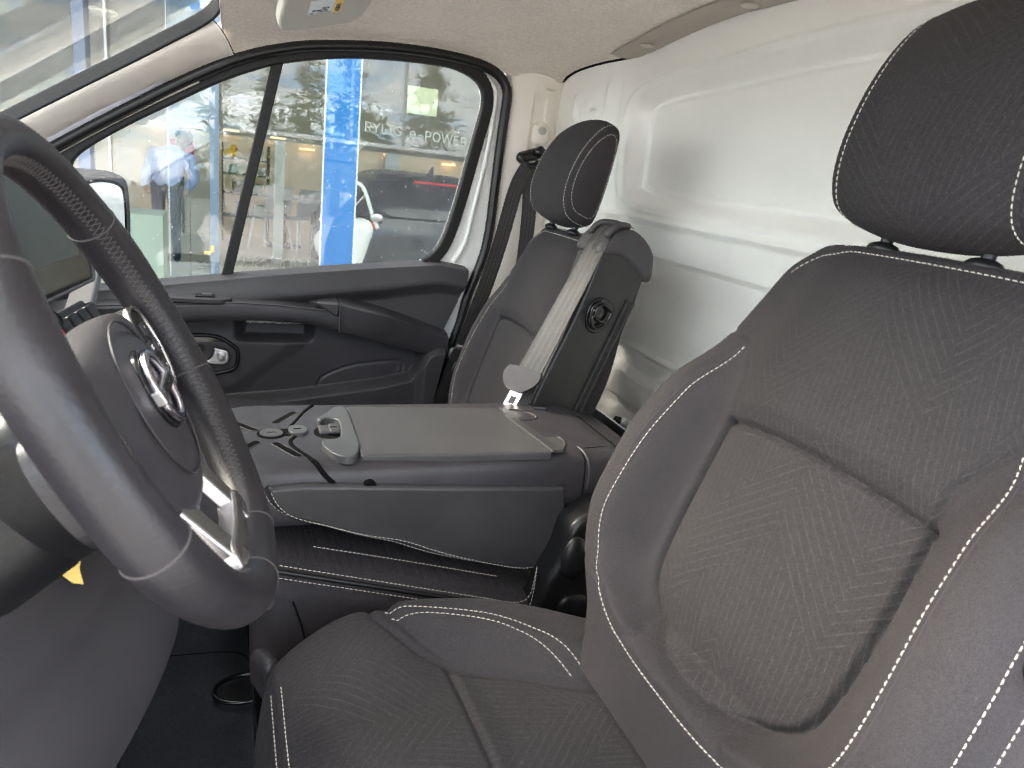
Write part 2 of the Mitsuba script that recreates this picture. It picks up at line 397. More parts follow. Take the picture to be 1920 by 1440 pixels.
def roof_z(X, Y):
    """Height of the headliner."""
    ze = np.interp(-Y, [-0.02, 0.014, 0.088, 0.163, 0.216, 0.336, 0.463, 0.552, 0.608, 0.66, 0.9], [1.728, 1.740, 1.770, 1.792, 1.803, 1.818, 1.824, 1.820, 1.812, 1.800, 1.803])
    zr = np.interp(-Y, [-0.05, 0.05, 0.25, 0.6, 0.9], [1.888, 1.90, 1.912, 1.918, 1.912])
    zr = zr + 0.006 * np.cos((X - 1.0) * 2)
    x0, xe = 1.26, 1.853
    q = np.clip((np.abs(X - 1.005) - (x0 - 1.005)) / (xe - x0), 0, 1)
    p = np.interp(-Y, [0.0, 0.5, 0.9], [1.9, 1.75, 1.5])
    z = ze + (zr - ze) * (1 - q ** p) ** (1 / p)
    z = z - 0.010 * sstep(0.84, 0.87, -Y) * sstep(1.75, 1.55, X) + 0.014 * sstep(-0.10, -0.02, Y) * 0
    return z


q = np.linspace(-1, 1, 200)
hx = 1.005 + 0.848 * np.sign(q) * (1 - (1 - np.abs(q)) ** 1.6)
hy = np.linspace(0.0, 1.0, 150)
PX = np.repeat(hx[:, None], 150, 1)
Yf = 0.022 - 0.02 * (np.abs(hx - 1.005) / 0.85) ** 2
Yr = np.array([bulkhead_y(V(x), V(1.87))[0] for x in hx]) + 0.004
PY = Yf[:, None] + (Yr - Yf)[:, None] * hy[None]
PZ = roof_z(PX, PY) + 0.0015 * (meshkit.fbm(np.stack([PX * 7, PY * 7, 0 * PX], -1), 3, 2) - 0.5)
put(VB + '__headliner', slab(np.stack([PX, PY, PZ], -1), 0.006), 'mat_headliner', smooth=True, label='light grey felt headliner curving down to the passenger door')
for x, y in ((1.560, -0.868), (1.215, -0.868), (0.80, -0.868)):
    c = V(x, y, roof_z(V(x), V(y))[0] - 0.0065)
    put(VB + '__headliner__button', blob(c, (0.016, 0.016, 0.004)), 'mat_visor', smooth=True)
bi = (hx > 0.3) & (hx < 1.68)
sx_ = hx[bi]; sv = np.linspace(-0.842, 0, 14)
SY = np.where(np.arange(14)[None] < 13, -0.842 + (Yr[bi][:, None] - 0.002 + 0.842) * np.linspace(0, 1, 14)[None], Yr[bi][:, None] - 0.002)
SXg = np.repeat(sx_[:, None], 14, 1)
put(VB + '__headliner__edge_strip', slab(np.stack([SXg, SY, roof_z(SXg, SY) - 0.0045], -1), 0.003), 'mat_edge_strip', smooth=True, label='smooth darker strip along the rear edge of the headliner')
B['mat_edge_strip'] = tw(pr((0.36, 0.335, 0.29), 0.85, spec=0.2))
ex = np.linspace(0.17, 1.85, 160)
ey = np.array([bulkhead_y(V(x), V(1.87))[0] for x in ex]) + 0.007
ez = roof_z(ex, ey) - 0.001
put(VB + '__headliner__edge_gap', tube(np.stack([ex, ey - 0.004, ez], 1), 0.0032, 6), 'mat_void')
# outer roof, so that no daylight falls in from above
rx = np.linspace(0.07, 1.94, 40)
ry = np.linspace(0.05, -4.2, 30)
RX, RY = np.meshgrid(rx, ry, indexing='ij')
RZ = 1.975 - 0.075 * np.abs((RX - 1.005) / 0.93) ** 5 - 0.05 * sstep(-0.25, 0.06, RY)
put(VB + '__roof', slab(np.stack([RX, RY, RZ], -1)[::-1], 0.004), 'mat_white_paint', smooth=True)

# ---- passenger-side pillars and seals
SEAL = [(0.62, 1.335), (0.50, 1.412), (0.353, 1.505), (0.265, 1.565), (0.162, 1.632), (0.093, 1.676), (-0.014, 1.737), (-0.088, 1.768), (-0.163, 1.790), (-0.216, 1.800), (-0.336, 1.816), (-0.463, 1.822), (-0.552, 1.818), (-0.608, 1.807), (-0.642, 1.787), (-0.657, 1.76), (-0.657, 1.72), (-0.649, 1.518), (-0.637, 1.357), (-0.606, 1.255), (-0.590, 1.179), (-0.569, 1.105), (-0.530, 0.97), (-0.505, 0.85), (-0.48, 0.70)]
seal = smooth_line(SEAL, 220)
S3 = np.stack([np.full(220, 1.852), seal[:, 0], seal[:, 1]], 1)
put(VB + '__door_seal', tube(S3, 0.0125, 12), 'mat_rubber', smooth=True, label='black rubber seal round the passenger door opening')
# windscreen pillar trim
lo = smooth_line([(1.862, 0.66, 1.300), (1.862, 0.50, 1.425), (1.860, 0.353, 1.518), (1.858, 0.265, 1.578), (1.856, 0.162, 1.645), (1.855, 0.093, 1.688), (1.854, 0.030, 1.724), (1.853, -0.022, 1.746)], 90)
hi = smooth_line([(1.76, 0.70, 1.350), (1.775, 0.55, 1.455), (1.79, 0.413, 1.550), (1.79, 0.27, 1.645), (1.79, 0.122, 1.742), (1.792, 0.075, 1.774), (1.794, 0.045, 1.793), (1.797, 0.022, 1.806)], 90)
w = np.linspace(0, 1, 24)
P = lo[:, None] * (1 - w)[None, :, None] + hi[:, None] * w[None, :, None]
P[:, :, 0] -= (0.030 * np.sin(np.pi * w) ** 0.8)[None] * np.linspace(1, 0.75, 90)[:, None]
P[:, :, 2] += (0.006 * np.sin(np.pi * w))[None]
put(VB + '__windscreen_pillar_trim', slab(P, 0.004), 'mat_beige_trim', smooth=True, label='pale beige windscreen pillar trim above the passenger door')
j = P[-1]
put(VB + '__windscreen_pillar_trim__joint_line', tube(j + V(0, -0.001, 0.001), 0.0012, 6), 'mat_void')
put(VB + '__windscreen_pillar_trim__inner_lip', tube(lo[:80] + V(-0.002, -0.010, -0.020), 0.0035, 8), 'mat_visor', smooth=True)
# B-pillar trim with the belt slider slot
zz = np.linspace(0.72, 1.805, 120)
sl = np.interp(zz, [0.70, 0.85, 0.97, 1.105, 1.179, 1.255, 1.357, 1.518, 1.72, 1.81], [-0.48, -0.505, -0.53, -0.569, -0.590, -0.606, -0.637, -0.649, -0.657, -0.655]) - 0.012
uu = np.linspace(0, 1, 60)
PYb = sl[:, None] * (1 - uu) + (-0.818) * uu
PZb = np.repeat(zz[:, None], 60, 1)
PZb = PZb + (0.010 * np.sin(uu * np.pi))[None] * sstep(1.7, 1.8, PZb)
PXb = 1.862 - 0.020 * np.sin(np.clip(uu * 1.15, 0, 1) * np.pi)[None] ** 0.6 + 0 * PYb
ys = PYb + 0.744 + (PZb - 1.70) * 0.028                                    # the slot leans with the pillar
slot = sstep(0.0185, 0.0155, np.abs(ys)) * sstep(1.764, 1.758, PZb) * sstep(1.55, 1.56, PZb)
PXb = PXb + 0.006 * slot
el = np.hypot((PYb + 0.762) / 0.026, (PZb - 1.781) / 0.0105)
PXb = PXb + 0.0016 * np.exp(-((el - 1) / 0.10) ** 2)
put(VB + '__pillar_trim', slab(np.stack([PXb, PYb, PZb], -1)[:, ::-1], 0.004), 'mat_beige_trim', smooth=True, label='beige door pillar trim with belt slider slot')
def mirror_text(s, h, O, ex, ey, depth=0.0006):
    m = meshkit.text_mesh(s, h, depth)
    en = np.cross(ex, ey)
    return M(np.asarray(O) + m.vertices[:, :1] * ex + m.vertices[:, 1:2] * ey + m.vertices[:, 2:] * en, m.faces)
put(VB + '__pillar_trim__lettering', mirror_text('AIRBAG', 0.007, (1.8445, -0.747, 1.7775), V(0, -1, 0), V(0, 0, 1)), 'mat_visor', smooth=False)
put(VB + '__pillar_trim__height_slider', cat(blob((1.842, -0.752, 1.672), (0.018, 0.021, 0.030), p=0.8), tube([(1.822, -0.752, 1.690), (1.822, -0.7521, 1.6899)], 0.006, 10)), 'mat_beige_trim', smooth=True, label='beige belt height slider knob')
put(VB + '__pillar_trim__height_slider__finger_dip', blob((1.8255, -0.752, 1.680), (0.004, 0.011, 0.011)), 'mat_visor', smooth=True)
put(VB + '__pillar_gap', box(V(1.855, -0.835, 1.0), V(1.90, -0.812, 1.80)), 'mat_void', smooth=False)

# ---- windscreen and its black border
wt = np.linspace(0, 1, 40)
wx = np.linspace(-1, 1, 60)
WX = 1.005 + wx[:, None] * (0.80 + 0.055 * wt[None])
WY = 0.015 + 0.80 * wt[None] + 0.035 * (1 - wx[:, None] ** 2)
WZ = 1.850 - 0.545 * wt[None] + 0.012 * (1 - wx[:, None] ** 2)
WP = np.stack([WX, WY, WZ], -1)
put(VB + '__windscreen', grid(WP), 'mat_windscreen', smooth=True)
bt = smooth_line(hi[::-1][18:] + V(0.002, 0.003, 0.006), 80)[::-1]
corner = smooth_line([hi[70] + V(0.002, 0.003, 0.006), hi[80] + V(0.0, 0.003, 0.006), hi[88] + V(-0.006, 0.004, 0.010), V(1.765, 0.010, 1.838), V(1.70, 0.006, 1.862), V(1.60, 0.006, 1.880), V(1.3, 0.012, 1.896), V(1.0, 0.012, 1.898)], 80)
bord = resample(np.vstack([bt[:-1], corner[2:]]), 160)
put(VB + '__windscreen__border', sweep(bord, rrect(0.030, 0.008, 0.0035), (-1.0, 0.25, 0.35)), 'mat_rubber_matt', smooth=True)
put(VB + '__windscreen__header', box(V(0.16, 0.012, 1.88), V(1.78, 0.06, 1.93)), 'mat_black_plastic')
# ---- driver's side: roof rail, pillar, sill and the closed side behind the seats
put(VB + '__roof_rail', box(V(0.05, -4.2, 1.80), V(0.17, 0.10, 1.93), 0.02), 'mat_white_paint')
put(VB + '__driver_pillar', box(V(0.08, -0.95, 0.45), V(0.19, -0.72, 1.85), 0.02), 'mat_beige_trim')
put(VB + '__driver_windscreen_pillar', hull([((0.17, 0.03, 1.83), 0.035), ((0.17, 0.80, 1.28), 0.035)]), 'mat_beige_trim', smooth=True)
put(VB + '__sill', box(V(0.06, -0.95, 0.40), V(0.16, 0.85, 0.60), 0.02), 'mat_white_paint')
put(VB + '__cargo_side', box(V(0.05, -4.2, 0.40), V(0.09, -0.90, 1.92), 0.015), 'mat_white_paint')


# ---------------------------------------------------------------- passenger door
PD = 'passenger_door'
tag(PD, 'closed passenger door with dark trim, armrest and window, seen across the cab', 'car door')
GLASS = [(0.311, 1.463), (0.300, 1.496), (0.270, 1.527), (0.183, 1.588), (0.094, 1.643), (0.003, 1.697), (-0.089, 1.740), (-0.123, 1.752), (-0.220, 1.776), (-0.341, 1.793), (-0.470, 1.800), (-0.529, 1.796), (-0.576, 1.779), (-0.595, 1.757), (-0.600, 1.725), (-0.588, 1.659), (-0.562, 1.531), (-0.535, 1.416), (-0.519, 1.374), (-0.498, 1.345), (-0.462, 1.322)]
BELT = Pchip([-0.62, -0.593, -0.514, -0.466, -0.196, -0.014, 0.144, 0.45], [1.318, 1.322, 1.332, 1.328, 1.296, 1.271, 1.248, 1.205])
gl = smooth_line(GLASS, 170)
XG = 1.878
hole = np.vstack([gl, [(-0.455, 1.27), (-0.2, 1.24), (0.15, 1.20), (0.312, 1.19)]])
# painted frame: between the glass and the seal; outer skin below
sk = np.array([(y, z) for y, z in seal if 0.80 < z])
outl = np.vstack([[(0.58, 0.62), (0.58, 1.20)], [(0.55, 1.385), (0.42, 1.465)], [(y, z + 0.004) for y, z in sk if y < 0.36], [(-0.52, 0.62)]])
fr = Polygon(outl).buffer(0).difference(Polygon(hole).buffer(0.004)).buffer(-0.0005)
fr = max(getattr(fr, 'geoms', [fr]), key=lambda g: g.area)
YZ = lambda m, x0: M(np.stack([x0 + m.vertices[:, 2], m.vertices[:, 0], m.vertices[:, 1]], 1), m.faces)
fm = YZ(trimesh.creation.extrude_polygon(fr, 0.030, engine='earcut'), 1.872); fm.fix_normals()
put(PD + '__frame', fm, 'mat_white_paint', smooth=30, label='white painted door frame and skin')
# the stepped rear flange of the frame
fl = smooth_line([(-0.600, 1.790), (-0.628, 1.765), (-0.632, 1.72), (-0.622, 1.60), (-0.598, 1.45), (-0.585, 1.38), (-0.56, 1.33)], 80)
put(PD + '__frame__flange', tube(np.stack([np.full(80, 1.868), fl[:, 0], fl[:, 1]], 1), 0.0075, 10), 'mat_white_paint', smooth=True)
off = np.array(Polygon(hole).buffer(0.0125, 24).exterior.coords)
off = np.array([p for p in off if p[1] > BELT(p[0]) - 0.012])
k = int(np.argmax(np.linalg.norm(np.diff(off, axis=0), axis=1))) + 1
off = np.vstack([off[k:], off[:k]])
ch = resample(off, 220)
put(PD + '__glass_seal', sweep(np.stack([np.full(220, XG - 0.008), ch[:, 0], ch[:, 1]], 1), rrect(0.030, 0.024, 0.006), (-1, 0, 0)), 'mat_rubber_matt', smooth=40, label='black rubber window channel')
inner = resample(np.array([p for p in np.array(Polygon(hole).buffer(0.030, 24).exterior.coords)[:-1] if p[1] > 1.46 and p[0] < 0.3]), 160)
# panes and divider bar
dv = lambda z: np.interp(z, [1.20, 1.262, 1.755, 1.80], [0.011, -0.006, -0.113, -0.124])     # Y of the divider bar's middle
gpoly = Polygon(hole).buffer(0.006)
zz = np.linspace(1.15, 1.85, 12)
cutL = Polygon(np.vstack([np.stack([dv(zz) + 0.004, zz], 1), [(0.6, 1.85), (0.6, 1.15)]]))
for nm, g in (('quarter_window', gpoly.intersection(cutL)), ('window', gpoly.difference(cutL))):
    v, f = trimesh.creation.triangulate_polygon(g, engine='earcut')
    put(PD + '__' + nm, M(np.stack([np.full(len(v), XG), v[:, 0], v[:, 1]], 1), f), 'mat_glass', smooth=False, label='fixed front quarter window of the door' if nm[0] == 'q' else 'clear side window, rain specks and a small glass stamp on it')
zb = np.linspace(1.22, 1.765, 30)
put(PD + '__divider_bar', sweep(np.stack([np.full(30, XG - 0.006), dv(zb), zb], 1), rrect(0.0235, 0.016, 0.003), (-1, 0, 0)), 'mat_rubber_matt', smooth=40, label='slanted black bar between the two panes')
for y0, z0 in ((0.055, 1.288), (-0.452, 1.372)):
    ln = [mirror_text('SEKURO', 0.0062, (XG - 0.0012, y0 - 0.030, z0), V(0, 1, 0.0), V(0, 0.05, 1), 0.0004)]
    for i, s in enumerate(('TEMPERED E2 43R', 'AS2 M600 DOT', '44')):
        ln.append(mirror_text(s, 0.0032, (XG - 0.0012, y0 - 0.032 + 0.008 * i, z0 - 0.0075 - 0.0055 * i), V(0, 1, 0), V(0, 0.05, 1), 0.0004))
    put(PD + '__window_stamp', cat(*ln), 'mat_black_plastic', smooth=False, kind='stuff')
# rain specks: small drops on the outside of the glass
drops = []
gp = Polygon(hole)
while len(drops) < 260:
    y, z = RNG.uniform(-0.6, 0.32), RNG.uniform(1.25, 1.80)
    if z < BELT(y) or not gp.contains(Point(y, z)): continue
    r = 0.0006 + 0.0011 * RNG.random() ** 3
    drops.append(blob((XG + 0.0012, y, z), (r * 0.4, r, r * (1 + RNG.random())), nu=5, nv=7))
put(PD + '__rain_drop', cat(*drops), 'mat_drop', smooth=True, kind='stuff')
B['mat_drop'] = tw(pr((0.75, 0.76, 0.76), 0.15))

# trim panel
def door_x(Y, Z):
    zt = BELT(Y)
    x = 1.842 + 0 * Y
    zc = zt - 0.060 + 0.010 * sstep(-0.3, -0.55, Y)
    x = x - 0.024 * sstep(zc - 0.035, zc + 0.002, Z) * sstep(0.0, 0.01, zt - Z + 0.02)
    x = x + 0.012 * sstep(zc + 0.004, zt - 0.006, Z) + 0.045 * sstep(zt - 0.010, zt, Z) ** 1.5
    # armrest shadow recess and grip pocket
    pk = sstep(-0.215, -0.185, Y) * sstep(-0.020, -0.050, Y) * sstep(1.108, 1.128, Z) * sstep(1.19, 1.17, Z)
    x = x + 0.030 * pk
    # map pocket: a proud lower half behind a ledge
    zl = np.interp(Y, [-0.52, -0.490, -0.475, -0.455, -0.38, -0.161, -0.007, 0.2, 0.5], [1.12, 1.10, 1.065, 1.030, 1.012, 0.980, 0.968, 0.955, 0.93])
    x = x - 0.040 * sstep(zl + 0.010, zl - 0.010, Z) * sstep(0.45, 0.2, Y)
    x = x - 0.030 * sstep(-0.466, -0.482, Y) * sstep(1.13, 1.10, Z)
    dd = (Y + 0.10) * 0.62 + (Z - 1.05) * 0.78                            # faint diagonal swage
    x = x - 0.006 * sstep(-0.02, 0.02, dd) * sstep(0.97, 1.0, Z) * sstep(1.15, 1.10, Z)
    x = x + 0.0035 * np.exp(-(seg_dist(Y, Z, smooth_line([(-0.222, 0.998), (-0.226, 1.012), (-0.238, 1.024), (-0.294, 1.049), (-0.36, 1.061), (-0.425, 1.067), (-0.437, 1.060), (-0.436, 1.035)], 80)) / 0.0028) ** 2)
    x = x - 0.003 * np.exp(-((Y + 0.435) / 0.012) ** 2 - ((Z - 1.040) / 0.010) ** 2)
    return x


yr = lambda z: np.interp(z, [0.70, 0.947, 0.991, 1.084, 1.144, 1.224, 1.298, 1.34], [-0.44, -0.507, -0.513, -0.530, -0.540, -0.573, -0.592, -0.596])
wv = np.concatenate([np.linspace(0, 0.80, 200), np.linspace(0.803, 1, 100)])
uu = np.linspace(0, 1, 300)
Yt = -0.596 + (0.46 + 0.596) * uu
ZZ = 0.72 + (BELT(Yt)[:, None] - 0.72) * wv[None]
YY = yr(ZZ) + (0.46 - yr(ZZ)) * uu[:, None]
ZZ = 0.72 + (BELT(YY) - 0.72) * wv[None]
XX = door_x(YY, ZZ)
put(PD + '__trim_panel', slab(np.stack([XX, YY, ZZ], -1)[::-1], 0.012), 'mat_door_plastic', smooth=40)
# armrest: front bar and rear grip
ya = np.linspace(0.44, -0.2585, 60)
zt_ = Pchip([-0.27, -0.255, -0.195, -0.10, -0.03, 0.117, 0.45], [1.200, 1.202, 1.206, 1.2125, 1.214, 1.206, 1.180])(ya)
zb_ = Pchip([-0.27, -0.255, -0.196, -0.071, 0.095, 0.45], [1.155, 1.158, 1.170, 1.176, 1.167, 1.145])(ya)
def arm(y, zt, zb, depth, x0=1.846):
    rows = []
    for yy, a, b, d in zip(y, zt, zb, np.broadcast_to(depth, y.shape)):
        h = a - b
        rows.append([(x0, yy, a + 0.010), (x0 - d * 0.5, yy, a + 0.006), (x0 - d + 0.006, yy, a + 0.002), (x0 - d + 0.001, yy, a - 0.003), (x0 - d, yy, a - 0.25 * h), (x0 - d - 0.001, yy, a - 0.55 * h), (x0 - d + 0.001, yy, b + 0.007), (x0 - d + 0.005, yy, b + 0.001), (x0 - d + 0.012, yy, b), (x0, yy, b - 0.002)])
    P = np.array(rows)
    m = grid(P)
    for r, s in ((0, 1), (-1, -1)):
        c = P[r]; kk = len(c)
        m = cat(m, M(np.vstack([c, c.mean(0)]), np.stack([np.arange(kk), (np.arange(kk) + 1) % kk, np.full(kk, kk)], 1)))
    m.merge_vertices(); m.fix_normals()
    return m
put(PD + '__armrest', arm(ya, zt_, zb_, 0.072), 'mat_plastic', smooth=32)
put(PD + '__armrest__crease', tube(np.stack([np.full(60, 1.7805), ya, zt_ + 0.0035], 1), 0.0016, 6), 'mat_grey_plastic', smooth=True)
yg = np.linspace(-0.2592, -0.545, 50)
zt2 = Pchip([-0.56, -0.528, -0.45, -0.36, -0.30, -0.255], [1.138, 1.149, 1.176, 1.203, 1.216, 1.226])(yg)
zb2 = Pchip([-0.56, -0.518, -0.40, -0.30, -0.255], [1.082, 1.090, 1.118, 1.146, 1.155])(yg)
put(PD + '__grab_handle', arm(yg, zt2, zb2, 0.078 - 0.030 * sstep(-0.30, -0.55, yg)), 'mat_plastic', smooth=32)
put(PD + '__grab_handle__seam', tube(np.stack([np.full(10, 1.7655), np.full(10, -0.2590), np.linspace(1.157, 1.229, 10)], 1) + V(0, 0, 0), 0.0016, 6), 'mat_grey_plastic')
wd = smooth_line([(1.842, -0.190, 1.212), (1.82, -0.200, 1.222), (1.80, -0.214, 1.230), (1.775, -0.235, 1.233), (1.765, -0.258, 1.229)], 30)
put(PD + '__grab_handle__wedge', hull([((1.836, -0.196, 1.214), 0.006), ((1.79, -0.214, 1.221), 0.006), ((1.772, -0.254, 1.223), 0.005), ((1.836, -0.254, 1.226), 0.006), ((1.836, -0.2, 1.200), 0.006), ((1.772, -0.252, 1.200), 0.005)]), 'mat_plastic', smooth=35)
# window switch
sw_ = V(1.800, 0.055, 1.2205)
ax_y = unit(V(0, -1, -0.01)); ax_x = unit(V(-1, 0, -0.05)); upn = np.cross(ax_y, ax_x)
pl_ = [(-0.14, -0.026), (0.052, -0.026), (0.072, -0.008), (0.070, 0.010), (0.045, 0.018), (-0.14, 0.016)]
put(PD + '__switch_panel', prism(resample(np.array(pl_), 60, True), sw_ + V(0, 0, 0.006), ax_y, -ax_x, 0.010, 0.003), 'mat_plastic', smooth=30)
put(PD + '__switch_panel__window_switch', cat(box(sw_ + V(-0.012, -0.035, 0.005), sw_ + V(0.010, 0.006, 0.010), 0.002)), 'mat_black_plastic')
put(PD + '__switch_panel__window_switch__rocker', box(sw_ + V(-0.008, -0.030, 0.009), sw_ + V(0.005, -0.008, 0.013), 0.0018), 'mat_grey_plastic')
# inner door handle
bez = np.array([(0.082, 1.123), (0.045, 1.126), (0.010, 1.121), (-0.012, 1.108), (-0.029, 1.092), (-0.031, 1.070), (-0.026, 1.048), (-0.012, 1.040), (0.010, 1.034), (0.034, 1.031), (0.070, 1.036), (0.100, 1.050), (0.108, 1.080), (0.100, 1.110)])
bz = smooth_line(bez, 90, True)
rim = Polygon(bz)
def yz_plate(poly, x, d, bev=0.002): return prism(poly, V(x, 0, 0), V(0, -1, 0), V(0, 0, 1), d, bev)
flip = lambda p: np.stack([-p[:, 0], p[:, 1]], 1)
put(PD + '__handle_bezel', sweep(np.stack([np.full(90, 1.8335), bz[:, 0], bz[:, 1]], 1), rrect(0.009, 0.012, 0.004), (-1, 0, 0), closed=True), 'mat_black_plastic', smooth=True)
cup = np.array(rim.buffer(-0.002).exterior.coords)[:-1]
put(PD + '__handle_bezel__cup', yz_plate(flip(resample(cup, 80, True)), 1.8365, 0.004, 0.001), 'mat_black_gloss', smooth=30)
hp = np.array([(0.060, 1.060), (0.041, 1.067), (0.031, 1.074), (0.026, 1.087), (0.021, 1.100), (0.010, 1.0975), (-0.010, 1.090), (-0.0105, 1.064), (0.008, 1.0545), (0.041, 1.0565), (0.060, 1.054)])
put(PD + '__handle', prism(flip(smooth_line(hp, 110, True)), V(1.819, 0, 0), V(0, -1, 0), V(0, 0, 1), 0.010, 0.005), 'mat_satin', smooth=50, label='satin chrome inner door handle')
put(PD + '__handle__finger_dip', blob((1.8195, 0.006, 1.078), (0.0022, 0.010, 0.013)), 'mat_satin', smooth=True)
put(PD + '__handle__lock_button', tube([(1.836, 0.052, 1.094), (1.826, 0.052, 1.094)], 0.009, 16), 'mat_black_plastic')
# mirror outside
mh = smooth_line([(0.335, 1.300), (0.332, 1.43), (0.322, 1.462), (0.29, 1.472), (0.235, 1.468), (0.212, 1.455), (0.204, 1.43), (0.203, 1.30), (0.215, 1.27), (0.26, 1.262), (0.32, 1.272)], 80, True)
P0 = []
cm = mh.mean(0)
for d, k in ((0.0022, 0.80), (0.0016, 0.84), (0.004, 0.97), (0.012, 1.0), (0.05, 1.0), (0.085, 0.93), (0.11, 0.72), (0.12, 0.30)):
    q_ = cm + (mh - cm) * k
    P0.append(np.stack([2.02 + (q_[:, 0] - cm[0]) * -1.08 , 0.262 + d + 0 * q_[:, 0] + (q_[:, 0] - cm[0]) * 0.73, q_[:, 1]], 1))
mm = grid(np.array(P0), cv=True); mm.fix_normals()
put(PD + '__mirror_housing', mm, 'mat_black_plastic', smooth=40, label='black exterior mirror housing outside the window')
g0 = P0[0] * 1.0
gc = g0.mean(0); gq = gc + (g0 - gc) * 0.92 + V(0, 0.0008, 0)
put(PD + '__mirror_housing__glass', M(np.vstack([gq, gq.mean(0)]), np.stack([np.arange(80), (np.arange(80) + 1) % 80, np.full(80, 80)], 1)), 'mat_mirror', smooth=False)
B['mat_mirror'] = tw({'type': 'conductor', 'material': 'none', 'specular_reflectance': rgb(0.45, 0.48, 0.49)})
put(PD + '__mirror_arm', hull([((1.90, 0.345, 1.31), 0.035), ((2.0, 0.325, 1.31), 0.028), ((1.90, 0.39, 1.36), 0.03)]), 'mat_black_plastic', smooth=True)


# ---------------------------------------------------------------- seats
class Pad:
    """An upholstered pad: closed sections across t. O, ex (across), et (along), en (out of the cushion); a(t) half width, fn(s, t) face height, back(t) depth."""
    def __init__(self, O, ex, et, en, ts, a, fn, back, r=0.05, r2=0.06):
        self.O, self.ex, self.et, self.en, self.a, self.fn, self.back, self.r, self.r2 = V(*O), V(*ex), V(*et), V(*en), a, fn, back, r, r2
        self.ts = ts

    def sec(self, t, nf=190, na=16):
        a = float(self.a(t)); r = min(self.r, a * 0.5)
        s = np.linspace(-(a - r), a - r, nf)
        n = self.fn(s, np.full(nf, t))
        phi = np.linspace(0, np.pi / 2, na)[1:]
        bk = self.back(t)
        def edge(sg, n0):
            r2 = min(self.r2, max(n0 - bk - 0.02, 0.004))
            return np.stack([sg * (a - r + r * np.sin(phi)), n0 - r2 * (1 - np.cos(phi))], 1)
        L, R_ = edge(-1, n[0]), edge(1, n[-1])
        side = lambda sg, e: np.array([(sg * (a - 0.004 * k), e[-1, 1] + (bk + 0.015 - e[-1, 1]) * k / 6) for k in range(1, 7)] + [(sg * (a - 0.035), bk + 0.003), (sg * (a - 0.06), bk)])
        A, C = side(-1, L), side(1, R_)
        return np.vstack([A[::-1], L[::-1], np.stack([s, n], 1), R_, C]), len(A), na - 1

    def build(self, nf=190):
        rows = [self.sec(t, nf) for t in self.ts]
        self.k0, self.ka = rows[0][1], rows[0][2]
        Sn = np.array([r[0] for r in rows])
        self.S = Sn[:, :, 0]; self.N = Sn[:, :, 1]; self.Tt = np.repeat(np.asarray(self.ts)[:, None], Sn.shape[1], 1)
        self.P = self.O + self.S[..., None] * self.ex + self.Tt[..., None] * self.et + self.N[..., None] * self.en
        self.nrm = normals(self.P)
        if np.mean(self.nrm[:, self.P.shape[1] // 2] @ self.en) < 0: self.nrm = -self.nrm
        return self

    def part(self, mask, key, mat, **k):
        """The faces where mask (rows-1, cols-1) holds, with the pad's own smooth normals."""
        nu, nv = self.S.shape
        f = grid_faces(nu, nv)[mask.ravel()]
        used, inv = np.unique(f, return_inverse=True)
        f = inv.reshape(f.shape)
        arc = np.cumsum(np.r_[0, np.hypot(np.diff(self.S[nu // 2]), np.diff(self.N[nu // 2]))])
        U = np.repeat((arc - arc[nv // 2])[None], nu, 0)
        uv = np.stack([U.ravel()[used], self.Tt.ravel()[used]], 1)
        return put(key, M(self.P.reshape(-1, 3)[used], f[:, ::-1]), mat, smooth=True, uv=uv, **k)

    def cells(self):
        c = lambda a: (a[:-1, :-1] + a[1:, 1:]) / 2
        return c(self.S), c(self.Tt), c(self.N), np.repeat(np.arange(self.S.shape[1] - 1)[None], self.S.shape[0] - 1, 0)

    def on(self, line, lift=0.0, n=160):
        """Points and normals on the face below a line given in (s, t)."""
        p = smooth_line(line, n)
        s, t = p[:, 0], p[:, 1]
        e = 1e-3
        f = lambda s, t: self.O + s[:, None] * self.ex + t[:, None] * self.et + self.fn(s, t)[:, None] * self.en
        c = f(s, t); nn = unit(np.cross(f(s + e, t) - f(s - e, t), f(s, t + e) - f(s, t - e)))
        nn = nn * np.sign(nn @ self.en)[:, None]
        return c + nn * lift, nn

    def rim(self, frac, side, t0, t1, lift=0.0):
        """A line along the rounded edge, at the fraction frac of its arc."""
        nf = self.S.shape[1]
        col = (self.k0 + self.ka - 1 - frac * (self.ka - 1)) if side < 0 else (nf - self.k0 - self.ka + frac * (self.ka - 1))
        c0 = int(np.floor(col)); w = col - c0
        rows = [i for i, t in enumerate(self.ts) if t0 <= t <= t1]
        g = lambda A: A[rows, c0] * (1 - w) + A[rows, c0 + 1] * w
        return g(self.P) + g(self.nrm) * lift, unit(g(self.nrm))


def groove(s, t, line, depth=0.006, w=0.005):
    return -depth * np.exp(-(seg_dist(s, t, line) / w) ** 2)


